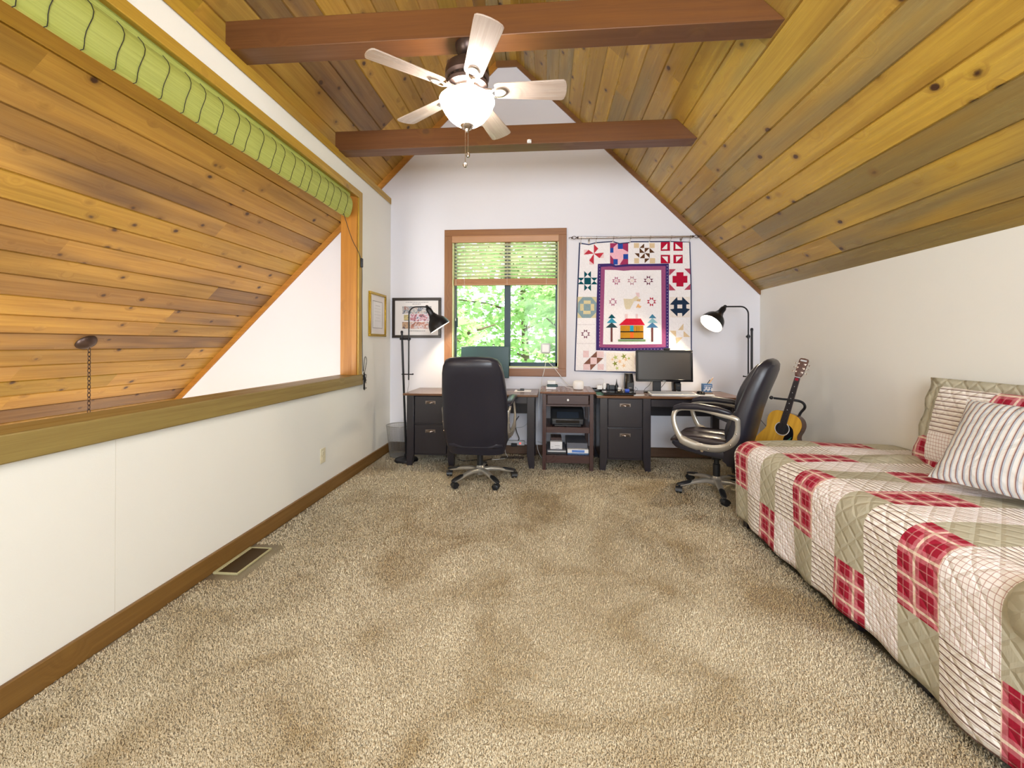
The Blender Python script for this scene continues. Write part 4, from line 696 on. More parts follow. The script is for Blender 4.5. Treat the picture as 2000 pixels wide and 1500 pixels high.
# ---------------- desks ----------------
DZ=.745
def desk(x0,x1,ped_label,label,pencil):
    d=thing('desk',label,'desk',((x0+x1)/2,4.5,0)); YB=4.79; YFr=4.245
    mb=MB(); mb.box(x0-.035,x1+.035,YFr-.025,YB+.01,DZ-.022,DZ); build('desk_top',mb,'walnut_top',d,bevel=.006)
    def leg(xa,xb,y0,taper):
        mb=MB(); y1=y0+.055; zt=DZ-.022; pr=[(xa,zt),(xb,zt)]
        if taper>0: pr+=[(xb,.13),(xb-.022,.0),(xa,0)]
        else: pr+=[(xb,0),(xa+.022,0),(xa,.13)]
        mb.prism(pr,y0,y1); build('leg',mb,'espresso_wood',d,bevel=.003)
    w=.075; px0=x0+w; px1=x0+w+.345
    leg(x0,x0+w,YFr,1); leg(px1,px1+w,YFr,-1); leg(x1-w,x1,YFr,-1)
    for a,t in((x0,1),(px1,-1),(x1-w,-1)): leg(a,a+w,YB-.055,t)
    mb=MB(); mb.box(px0-.0,px1,YFr+.03,YB-.055,.105,DZ-.022); mb.box(x0+.012,x0+.03,YFr+.055,YB-.055,.105,DZ-.022); mb.box(px1+w-.03,px1+w-.012,YFr+.055,YB-.055,.105,DZ-.022); build('cabinet_body',mb,'espresso_wood',d)
    for z0,z1 in((.435,.715),(.125,.42)):
        mb=MB(); mb.box(px0+.006,px1-.006,YFr+.008,YFr+.031,z0,z1)
        dr=build('drawer',mb,'espresso_wood',d,bevel=.004)
        cx=(px0+px1)/2; zc=z1-.075; h=MB(); rr=[]
        for i in range(7):
            t=math.pi*i/6; rr.append([(cx-.05*math.cos(t)*math.cos(p),YFr+.008-.024*math.sin(p)*(.3+.7*math.sin(t)) ,zc+.024*math.sin(t)*math.cos(p)) for p in [math.pi/2*k/5 for k in range(6)]])
        h.loft(rr,closed=False); h.box(cx-.052,cx+.052,YFr+.004,YFr+.008,zc-.002,zc+.028)
        build('cup_handle',h,'pewter',dr,solid=.0025)
    mb=MB(); mb.box(px1+w,x1-w,YB-.02,YB-.005,.47,DZ-.022); build('modesty_panel',mb,'espresso_wood',d)
    mb=MB(); mb.box(x1-w+.02,x1-w+.036,YFr+.055,YB-.055,.47,DZ-.022); build('side_panel',mb,'espresso_wood',d)
    if pencil:
        dr=build('pencil_drawer',MB().box(px1+w+.004,x1-w-.004,YFr+.01,YB-.1,.64,.712),'espresso_wood',d,bevel=.004)
        for fx in(.5,): build('knob',MB().sphere(((px1+w+x1-w)/2-.09,YFr-.006,.675),.011).lathe([(.005,0),(.005,.014)],((px1+w+x1-w)/2-.09,YFr-.002,.675),10,axis=(0,1,0)),'bronze_metal',dr)
    else:
        build('apron',MB().box(px1+w,x1-w,YFr+.02,YFr+.038,.655,DZ-.022),'espresso_wood',d)
    return d
desk(-1.43,-.115,'','dark desk with two file drawers and brown top, left under the window','' )
desk(.535,1.875,'','dark desk with two file drawers holding the monitor, below the wall quilt',True)
# printer stand
s=thing('printer_stand','dark reddish brown stand with one drawer and two shelves between the two desks','stand',(.215,4.45,0))
SY0,SY1=4.205,4.72; SX0,SX1=-.035,.468
build('stand_top',MB().box(SX0-.022,SX1+.022,SY0-.03,SY1+.04,.765,.785),'stand_top_wood',s,bevel=.006)
for x in(SX0,SX1-.038):
    for y in(SY0,SY1-.038): build('leg',MB().box(x,x+.038,y,y+.038,0,.765),'stand_wood',s,bevel=.003)
dr=build('drawer',MB().box(SX0+.045,SX1-.045,SY0+.004,SY1-.05,.655,.752),'stand_wood',s,bevel=.006)
build('knob',MB().sphere(((SX0+SX1)/2,SY0-.012,.703),.012,10).lathe([(.006,0),(.006,.02)],((SX0+SX1)/2,SY0-.01,.703),10,axis=(0,1,0)),'knob_white',dr)
mb=MB(); mb.box(SX0+.038,SX1-.038,SY0+.01,SY0+.03,.752,.765); mb.box(SX0+.038,SX1-.038,SY0+.01,SY0+.03,.637,.653); mb.box(SX0+.008,SX0+.026,SY0+.038,SY1-.038,.637,.765); mb.box(SX1-.026,SX1-.008,SY0+.038,SY1-.038,.637,.765); build('rail',mb,'stand_wood',s)
for z0,z1 in((.375,.432),(.075,.150)):
    mb=MB(); mb.box(SX0+.01,SX1-.01,SY0+.02,SY1-.01,z1-.018,z1); mb.box(SX0+.038,SX1-.038,SY0+.008,SY0+.022,z0,z1); build('shelf',mb,'stand_wood',s,bevel=.002)
# printer on the upper shelf
p=thing('printer','black home printer with sloped lid on the upper shelf of the stand','printer',(.215,4.45,.432))
mb=MB(); mb.prism([(4.27,.436),(4.27,.50),(4.33,.555),(4.36,.60),(4.62,.60),(4.62,.436)],.05,.385,'x'); build('printer_body',mb,'black_plastic',p,bevel=.018,seg=3)
build('paper_tray',MB().box(.085,.35,4.225,4.28,.436,.452),'black_plastic',p,bevel=.004)
mb=MB(); mb.M=None; mb.prism([(4.272,.509),(4.266,.513),(4.326,.566),(4.332,.562)],.11,.33,'x'); build('control_panel',mb,'frosted_glass_dark',p)
build('output_slot',MB().box(.1,.335,4.262,4.275,.462,.492),'black_gloss',p)
# lower shelf
def bx(name,label,cat,x0,x1,y0,y1,z0,z1,m,bev=.003,grp=None):
    return tag(build(name,MB().box(x0,x1,y0,y1,z0,z1),m,bevel=bev),label,cat,grp)
bx('binder','thin dark binder lying at the bottom of the left pile on the lower shelf','binder',.01,.205,4.26,4.6,.151,.170,'black_plastic')
o=thing('book','dark book with a silver blue spine under the small white box','book',(.1,4.4,.17)); build('cover',MB().box(.012,.203,4.25,4.6,.1705,.1965),'grey_stack',o,bevel=.003); build('spine_band',MB().box(.02,.2,4.248,4.2505,.176,.188),'light_grey_plastic',o)
o=thing('small_box','small white cardboard box on top of the books on the lower shelf','box',(.1,4.35,.197)); build('carton',MB().box(.045,.165,4.275,4.40,.197,.272),'pale_box',o,bevel=.002)
build('lid',MB().box(.05,.16,4.34,4.5,.2725,.30),'stand_wood',o,bevel=.002)
mb=MB(); 
for k,(a,b) in enumerate([(.09,.14),(.055,.075),(.10,.135)]): mb.box(a,b,4.2742,4.2755,.23-k*.012,.2325-k*.012)
build('print',mb,'grey_stack',o)
bx('document_tray','blue grey flat tray at the bottom of the right pile on the lower shelf','tray',.215,.425,4.26,4.62,.151,.166,'denim')
o=thing('router_box','flat white box with a blue label in the right pile on the lower shelf','box',(.32,4.4,.166)); build('carton',MB().box(.216,.425,4.252,4.6,.1665,.205),'white_plastic',o,bevel=.003); build('label_panel',MB().box(.26,.385,4.2505,4.2525,.174,.198),'blue_label',o)
bx('paper_stack','dark grey stack of folders on top of the white box, lower shelf','folders',.212,.42,4.30,4.66,.2055,.258,'grey_stack',.004)
# things on the printer stand
o=thing('router_stack','stack of two white power blocks with a dark adapter between, on the stand','adapter',(.06,4.42,.785))
build('lower_block',MB().box(.0,.105,4.39,4.47,.785,.812),'white_plastic',o,bevel=.006); build('dark_adapter',MB().box(.01,.122,4.38,4.46,.8125,.836),'dark_teal_plastic',o,bevel=.006); build('upper_block',MB().box(.015,.102,4.40,4.47,.8365,.872),'white_plastic',o,bevel=.006)
o=thing('smart_speaker','rounded white fabric speaker on the top of the printer stand','speaker',(.335,4.42,.785),world=False)
build('speaker_body',MB().lathe([(.0,0),(.035,0),(.05,.006),(.055,.02),(.056,.045),(.055,.07),(.048,.086),(.03,.093),(0,.094)],n=32),'white_plastic',o)
cable('grey_cable','grey cable drooping from the dark adapter down the left side of the stand',[(.012,4.42,.824),(-.045,4.40,.82),(-.0685,4.36,.76),(-.072,4.36,.70),(-.085,4.36,.55),(-.095,4.42,.35),(-.085,4.45,.15),(-.03,4.5,.03),(.0,4.6,.01)],.003,'light_grey_plastic')
cable('thin_cable','thin pale cable between the white blocks and the white speaker',[(.10,4.44,.85),(.15,4.50,.845),(.21,4.55,.80),(.27,4.5,.79),(.30,4.47,.789)],.0022,'cord_white')
# left desk things
o=thing('monitor','dark teal tinted monitor in front of the window, half hidden by the left chair','monitor',(-.66,4.5,DZ))
mb=MB(); mb.M=Matrix.Translation((-.665,4.55,DZ+.09))@Matrix.Rotation(R(-4),4,'X'); mb.box(-.265,.265,-.012,.012,.05,.395); build('display',mb,'dark_teal_plastic',o,bevel=.006)
build('stand_neck',MB().box(-.70,-.63,4.56,4.585,DZ+.005,DZ+.3),'black_plastic',o,bevel=.004); build('stand_foot',MB().box(-.78,-.55,4.47,4.65,DZ,DZ+.012),'black_plastic',o,bevel=.004)
bx('desk_pad','pale blue glass pad on the left desk beside the chair','pad',-.34,-.16,4.50,4.66,DZ,DZ+.004,'mat_board')
o=thing('desk_gadget','small black gadget on the pale pad of the left desk','gadget',(-.27,4.55,DZ)); build('gadget_body',MB().box(-.28,-.235,4.545,4.58,DZ+.004,DZ+.028),'black_plastic',o,bevel=.004); build('gadget_wing',MB().box(-.31,-.28,4.55,4.575,DZ+.004,DZ+.012),'black_plastic',o)
# right desk things
def tray(name,label,x0,x1,y0,y1,z,h,m='black_gloss',cat='tray'):
    o=thing(name,label,cat,((x0+x1)/2,(y0+y1)/2,z)); build('body',MB().box(x0,x1,y0,y1,z,z+h),m,o,bevel=.006); return o
tag(build('green_folder',MB().box(.515,.62,4.34,4.56,DZ,DZ+.006),'green_folder',bevel=.001),'green edged papers sticking out under the black laptop','folder')
o=thing('closed_laptop','closed black laptop lying at the left end of the right desk','laptop',(.72,4.40,DZ)); build('laptop_base',MB().box(.575,.895,4.285,4.46,DZ+.0065,DZ+.018),'black_plastic',o,bevel=.004); build('laptop_lid',MB().box(.575,.895,4.285,4.46,DZ+.019,DZ+.028),'black_gloss',o,bevel=.004)
o=thing('charging_tray','long black tray of chargers behind the closed laptop','tray',(.66,4.6,DZ))
build('tray_base',MB().box(.49,.80,4.52,4.68,DZ,DZ+.012),'black_gloss',o,bevel=.004); 
mb=MB(); mb.box(.49,.80,4.52,4.528,DZ+.012,DZ+.034); mb.box(.49,.80,4.672,4.68,DZ+.012,DZ+.034); mb.box(.49,.498,4.528,4.672,DZ+.012,DZ+.034); mb.box(.792,.80,4.528,4.672,DZ+.012,DZ+.034); build('tray_rim',mb,'black_gloss',o)
tz=DZ+.012
o=thing('wall_charger','low white charger block at the left in the black tray','charger',(.57,4.58,tz)); build('charger_body',MB().box(.545,.60,4.56,4.60,tz,tz+.058),'white_plastic',o,bevel=.005); build('prong',MB().box(.56,.563,4.575,4.585,tz+.058,tz+.068).box(.58,.583,4.575,4.585,tz+.058,tz+.068),'nickel',o)
o=thing('charging_stick','slim upright white charging stand with a looped cable in the black tray','charger',(.62,4.58,tz)); build('stick_body',MB().box(.61,.635,4.565,4.59,tz,tz+.085),'white_plastic',o,bevel=.004); build('cable',MB().tube(bez([(.622,4.58,tz+.085),(.615,4.6,tz+.12),(.58,4.62,tz+.125),(.54,4.63,tz+.115),(.50,4.64,tz+.118)],6),.0025,6),'cord_white',o)
o=thing('black_charger','square black charging block in the middle of the black tray','charger',(.68,4.6,tz)); build('block',MB().box(.65,.675,4.58,4.63,tz,tz+.075).box(.675,.735,4.58,4.63,tz,tz+.06),'black_plastic',o,bevel=.004)
o=thing('spray_bottle','small black bottle with a pointed nozzle in the black tray','bottle',(.755,4.6,tz),world=False); build('bottle_body',MB().lathe([(0,0),(.018,0),(.019,.01),(.019,.055),(.010,.07),(.008,.076)],n=16),'black_plastic',o); build('nozzle',MB().lathe([(.009,.076),(.006,.09),(.002,.125),(0,.127)],n=12),'black_plastic',o)
bx('white_cube_charger','white cube charger at the right in the black tray','charger',.758,.79,4.535,4.565,tz,tz+.042,'white_plastic',.004)
def speaker(cx,cy,label,h,w,rz=0):
    o=thing('desk_speaker',label,'speaker',(cx,cy,DZ),rz,world=False,group='desk speakers')
    rings=[]
    for k in range(9):
        z=h*k/8; hw=w/2*(1-.25*abs(z/h-.45)**1.5*2); dep=.07*(1-.3*(z/h)); rings.append([(hw*math.copysign(abs(math.cos(t))**.6,math.cos(t)),dep*math.copysign(abs(math.sin(t))**.6,math.sin(t))+.03*z/h,z) for t in [2*math.pi*i/20 for i in range(20)]])
    build('speaker_body',MB().loft(rings),'black_gloss',o)
    build('grille',MB().box(-w*.33,w*.33,-.074,-.060,.03,h*.55),'black_plastic',o,bevel=.006)
    build('badge',MB().box(-.014,.014,-.0765,-.073,.075 if h<.2 else .05,.081 if h<.2 else .056),'nickel',o)
speaker(.885,4.60,'tall black desk speaker left of the monitor',.20,.105)
speaker(1.385,4.62,'black desk speaker half hidden behind the right of the monitor',.19,.085)
o=thing('earbud_case','blue plastic case lying on the closed laptop','case',(.83,4.37,DZ+.028)); build('case_body',MB().box(.80,.845,4.35,4.39,DZ+.028,DZ+.058),'chrome_blue',o,bevel=.008,seg=3); build('strap',MB().tube(bez([(.80,4.38,DZ+.05),(.785,4.37,DZ+.06),(.775,4.36,DZ+.035)],5),.002,5),'cord_white',o)
o=thing('coiled_watch','silver disc with a coiled band lying on the closed laptop','watch',(.745,4.37,DZ+.028),world=False); build('disc',MB().lathe([(0,0),(.016,0),(.02,.008),(.016,.018),(0,.02)],n=18),'nickel',o); build('band',MB().tube([(.012*0+.035*math.cos(t),.022*math.sin(t),.004) for t in [k*.4 for k in range(-3,5)]],.003,6),'black_plastic',o)
o=thing('tangled_cable','short black cable looping beside the closed laptop','cable',(.91,4.35,DZ)); build('loop',MB().tube(bez([(.88,4.38,DZ+.031),(.905,4.37,DZ+.06),(.90,4.36,DZ+.08),(.925,4.36,DZ+.055),(.90,4.34,DZ+.035),(.905,4.335,DZ+.004)],6),.0015,5),'cord_black',o)
o=thing('paper_card','pale grey folded card lying left of the keyboard','paper',(.93,4.3,DZ)); mb=MB(); mb.prism([(.865,4.255),(.96,4.275),(.985,4.32),(.90,4.315)],DZ,DZ+.01,'z'); build('card',mb,'light_grey_plastic',o,bevel=.002)
# monitor
m=thing('monitor','black widescreen monitor switched off on the right desk','monitor',(1.24,4.56,DZ))
T=Matrix.Translation((1.24,4.56,1.03))@Matrix.Rotation(R(-3),4,'X')
mb=MB(); mb.M=T; hw,hh=.290,.166
mb.box(-hw,hw,-.012,.03,-hh,hh); build('housing',mb,'black_plastic',m,bevel=.012,seg=3)
mb=MB(); mb.M=T
for a in((-hw,hw,hh-.02,hh),(-hw,hw,-hh,-hh+.024),(-hw,-hw+.02,-hh+.024,hh-.02),(hw-.02,hw,-hh+.024,hh-.02)): mb.box(a[0],a[1],-.02,-.012,a[2],a[3])
build('bezel',mb,'black_gloss',m,bevel=.003)
mb=MB(); mb.M=T; mb.box(-hw+.02,hw-.02,-.014,-.0125,-hh+.024,hh-.02); build('screen',mb,'screen_off',m)
build('stand_neck',MB().box(1.13,1.215,4.575,4.60,DZ+.01,1.0),'black_plastic',m,bevel=.004)
rings=[[(1.17+.13*math.cos(t)*k,4.60+.09*math.sin(t)*k,DZ+z) for t in [2*math.pi*i/28 for i in range(28)]] for k,z in((1,0),(1,.006),(.93,.012),(.4,.016))]
build('stand_base',MB().loft(rings),'black_gloss',m)
mb=MB(); mb.M=T; mb.box(-.005,.06,-.026,.012,hh,hh+.022); build('webcam',mb,'black_plastic',m,bevel=.008,seg=3)
def text(name,body,size,loc,rot,mt,parent):
    c=bpy.data.curves.new(name,'FONT'); c.body=body; c.size=size; c.extrude=.0003; c.align_x='CENTER'
    o=bpy.data.objects.new(name,c); dg=bpy.context.evaluated_depsgraph_get(); COL.objects.link(o); dg.update()
    me=bpy.data.meshes.new_from_object(o.evaluated_get(bpy.context.evaluated_depsgraph_get())); COL.objects.unlink(o); bpy.data.objects.remove(o)
    q=bpy.data.objects.new(name,me); COL.objects.link(q); me.materials.clear(); me.materials.append(MAT[mt]); q.parent=parent
    q.location=Vector(loc)-(parent.location if WORLDROOT.get(parent.name) else Vector((0,0,0))); q.rotation_euler=rot; return q
text('logo','DELL',.016,(1.235,4.5255,1.03-.166+.004),(R(90-3),0,0),'light_grey_plastic',m)
cable('monitor_cable','thin black cable curling on the desk under the left of the monitor',[(1.12,4.60,.86),(1.09,4.58,.82),(1.03,4.5,.79),(1.0,4.42,DZ+.012),(1.01,4.34,DZ+.003)],.0025,'cord_black')
cable('monitor_cable','thin black cable slanting behind the monitor stand',[(1.30,4.66,.88),(1.26,4.66,.82),(1.225,4.70,DZ+.02),(1.20,4.74,DZ+.004)],.0025,'cord_black')
# keyboard
k=thing('keyboard','silver grey keyboard in front of the monitor','keyboard',(1.25,4.35,DZ))
KR=Matrix.Translation((1.265,4.345,DZ+.0075))@Matrix.Rotation(R(4),4,'X')
mb=MB(); mb.M=KR; mb.prism([(-.225,-.09),(.225,-.09),(.232,-.06),(.225,.085),(-.225,.085),(-.232,-.06)],0,.016,'z'); build('key_tray',mb,'light_grey_plastic',k,bevel=.004)
mb=MB(); mb.M=KR
for r in range(6):
    y=-.05+r*.0205; x=-.212
    while x<.205:
        w=.0165
        if r==0 and -.12<x<-.02: w=.095
        gap=.075<x<.085 or .135<x<.145
        if not gap: mb.box(x,x+w,y,y+.016,.016,.0215)
        x+=w+.0025
build('keys',mb,'key_grey',k)
bx('notepad','white notepad under the mouse at the right of the keyboard','notepad',1.50,1.66,4.30,4.44,DZ,DZ+.012,'paper',.001)
bx('sticky_pad','smaller beige pad on the notepad under the pen cup','notepad',1.575,1.665,4.36,4.46,DZ+.0125,DZ+.030,'brick_wood',.001)
o=thing('mouse','black computer mouse on the notepad','mouse',(1.545,4.36,DZ+.012),R(20),world=False)
rings=[[(.031*math.cos(t)*k,.055*math.sin(t)*k,z) for t in [2*math.pi*i/22 for i in range(22)]] for k,z in((.95,0),(1,.008),(.93,.02),(.72,.03),(.3,.035))]
build('shell',MB().loft(rings),'black_gloss',o); build('scroll_wheel',MB().lathe([(.005,-.003),(.007,0),(.005,.003)],(0,.03,.028),12,axis=(1,0,0)),'grey_stack',o)
o=thing('pen_cup','blue and white pen cup at the right end of the desk things','pen cup',(1.625,4.42,DZ+.03),world=False)
build('cup',MB().box(-.045,.045,-.03,.03,0,.085),'denim',o,bevel=.004)
mb=MB()
for q in range(7): mb.box(-.04+q*.012,-.034+q*.013,-.0315,-.030,.012+.007*(q%3),.03+.007*((q*2)%5))
for z in(.05,.065): mb.box(-.035,.035,-.0315,-.030,z,z+.004)
build('cup_pattern',mb,'paper',o)
for nm,lb,p0,p1,mt in(('pencil','yellow pencil leaning out of the pen cup',(1.635,4.42,DZ+.10),(1.685,4.42,DZ+.172),'pencil_yellow'),('pen','black pen leaning out of the pen cup',(1.62,4.42,DZ+.10),(1.66,4.425,DZ+.155),'black_plastic')):
    o=thing(nm,lb,nm,p0); build('shaft',MB().tube([p0,p1],.004,6),mt,o); v_=(Vector(p1)-Vector(p0)).normalized(); build('tip',MB().tube([p1,tuple(Vector(p1)+v_*.012)],[.004,.001],6),'mat_board',o)
# power strip etc on the floor under the left desk
o=thing('power_strip','long white power strip with plugs hanging above the baseboard under the left desk','power strip',(-.4,4.79,.12))
build('strip_body',MB().box(-.66,-.24,4.765,4.812,.107,.157),'light_grey_plastic',o,bevel=.004)
build('plug',MB().box(-.39,-.325,4.735,4.765,.10,.135),'black_plastic',o,bevel=.004); build('switch_light',MB().box(-.295,-.285,4.763,4.766,.125,.135),'red_led',o); build('plug',MB().box(-.52,-.49,4.74,4.765,.085,.13),'white_plastic',o,bevel=.003)
cable('electric_cable','white cord trailing from the power strip to the right desk leg',[(-.24,4.79,.14),(-.18,4.77,.15),(-.1,4.77,.16),(-.04,4.79,.13)],.004,'cord_white','cable')
cable('electric_cable','black cord hanging below the left chair to the power strip',[(-.30,4.70,.45),(-.34,4.70,.38),(-.33,4.72,.28),(-.30,4.72,.2),(-.31,4.74,.17)],.005,'cord_black','cable')
cable('electric_cable','white cord curling on the carpet under the left chair',[(-.46,4.75,.11),(-.45,4.70,.04),(-.42,4.62,.006),(-.50,4.55,.006),(-.58,4.52,.006)],.0035,'cord_white','cable')
cable('electric_cable','black cord lying on the carpet under the left desk',[(-.95,4.5,.006),(-.85,4.45,.006),(-.75,4.50,.006),(-.66,4.48,.006),(-.58,4.53,.014)],.004,'cord_black','cable')
cable('electric_cable','pale cord looping on the wall under the left desk panel',[(-.34,4.82,.30),(-.26,4.82,.31),(-.19,4.82,.38),(-.18,4.81,.47)],.003,'light_grey_plastic','cable')
# ---------------- waste basket ----------------
b=thing('waste_basket','grey wire mesh waste basket in the left corner','waste basket',(-1.635,4.60,0),world=False)
mb=MB(); n=64
for i in range(n):
    a=2*math.pi*i/n; mb.tube([(.100*math.cos(a),.100*math.sin(a),.012),(.138*math.cos(a),.138*math.sin(a),.345)],.0011,4,cap=False)
for k in range(30):
    t=k/29; r=.100+.038*t; z=.012+.333*t; mb.tube([(r*math.cos(2*math.pi*i/40),r*math.sin(2*math.pi*i/40),z) for i in range(40)],.0008,4,closed=True)
build('mesh_side',mb,'wire_mesh',b)
build('rim',MB().tube([(.139*math.cos(2*math.pi*i/48),.139*math.sin(2*math.pi*i/48),.347) for i in range(48)],.004,8,closed=True),'wire_mesh',b)
build('bottom',MB().lathe([(0,0),(.10,0),(.102,.014),(0,.014)],n=40),'wire_mesh',b)

# ---------------- floor lamps ----------------
def lamp(label,px,py,ptop,ax,side,armtop,armbot,neck,axis,base,energy,bx_=0,by_=0):
    o=thing('floor_lamp',label,'floor lamp',(px,py,0),group='black floor lamps')
    build('base',MB().lathe([(0,0),(base,0),(base+.003,.012),(base-.004,.026),(.04,.036),(.02,.05),(.02,.075),(.012,.08)],(px+bx_,py+by_,0),40),'black_metal',o)
    build('pole',MB().tube([(px+bx_,py+by_,.05),(px,py,ptop)],.0115,12).lathe([(.014,0),(.014,.02),(.008,.028)],(px,py,ptop-.01),12),'black_metal',o)
    pts=[(ax,py,armbot)]+[(ax,py,armtop-.08)]
    for k in range(1,7):
        t=math.pi/2*k/6; pts.append((ax+side*.075*(1-math.cos(t)),py,armtop-.08+.08*math.sin(t)))
    pts.append((neck[0],neck[1],armtop))
    build('arm',MB().tube(pts,.0075,10),'black_metal',o)
    mb=MB(); mb.tube([(px-.02,py,ptop-.07),(ax+.02*(1 if ax>px else -1),py,ptop-.07)],.011,8); mb.lathe([(.012,0),(.012,.04)],(ax,py,ptop-.09),10)
    build('clamp',mb,'black_metal',o); mb=MB()
    mb.tube([(px,py,armbot+.06),(ax+.04*(1 if ax>px else -1),py,armbot+.06)],.006,8); mb.sphere((ax+.045*(1 if ax>px else -1),py,armbot+.062),.009,8)
    build('clamp',mb,'black_metal',o)
    ax_=Vector(axis).normalized(); n0=Vector((neck[0],neck[1],armtop-.0))
    build('knuckle',MB().sphere(tuple(n0),.018,10),'black_metal',o)
    pr=[(.018,.0),(.026,.012),(.03,.03),(.03,.075),(.036,.08),(.036,.092),(.044,.10),(.052,.12),(.075,.14),(.098,.17),(.112,.21),(.118,.245)]
    pr2=[(r-.003,h) for r,h in pr[::-1] if h>.06]
    build('lamp_shade',MB().lathe(pr,tuple(n0+ax_*.012),32,axis=axis,cap=False),'black_metal',o,angle=50)
    build('reflector',MB().lathe(pr2+[(0,.06)],tuple(n0+ax_*.012),32,axis=axis,cap=False),'white_plastic',o,angle=50)
    build('bulb',MB().sphere(tuple(n0+ax_*.185),.036,10),'lamp_bulb',o)
    pl=bpy.data.lights.new('lamp_light','SPOT'); pl.energy=energy; pl.color=(1,.80,.52); pl.shadow_soft_size=.03; pl.spot_size=R(150); pl.spot_blend=.3
    q=bpy.data.objects.new('lamp_light',pl); COL.objects.link(q); q.location=n0+ax_*.225; q.rotation_euler=ax_.to_track_quat('-Z','Y').to_euler()
lamp('tall black floor lamp with its shade over the left desk, by the wall corner',-1.528,4.37,1.375,-1.452,1,1.645,.87,(-1.255,4.36),(.50,.12,-.80),.122,9,.038,.045)
lamp('tall black floor lamp lighting the wall beside the wall quilt, behind the right chair',2.10,4.50,1.41,2.066,-1,1.648,.87,(1.835,4.50),(-.62,-.28,-.66),.122,13)
cable('lamp_cable','thin cord hanging from the left floor lamp to the desk',[(-1.455,4.38,.88),(-1.458,4.39,.82),(-1.474,4.41,.76),(-1.476,4.42,.70),(-1.472,4.6,.3),(-1.475,4.7,.12)],.002,'cord_black','cable')
cable('lamp_cable','black cord slanting down the wall between right lamp and guitar',[(2.13,4.6,.62),(2.18,4.5,.50),(2.24,4.4,.38),(2.30,4.3,.2),(2.3,4.3,.02)],.003,'cord_black','cable')
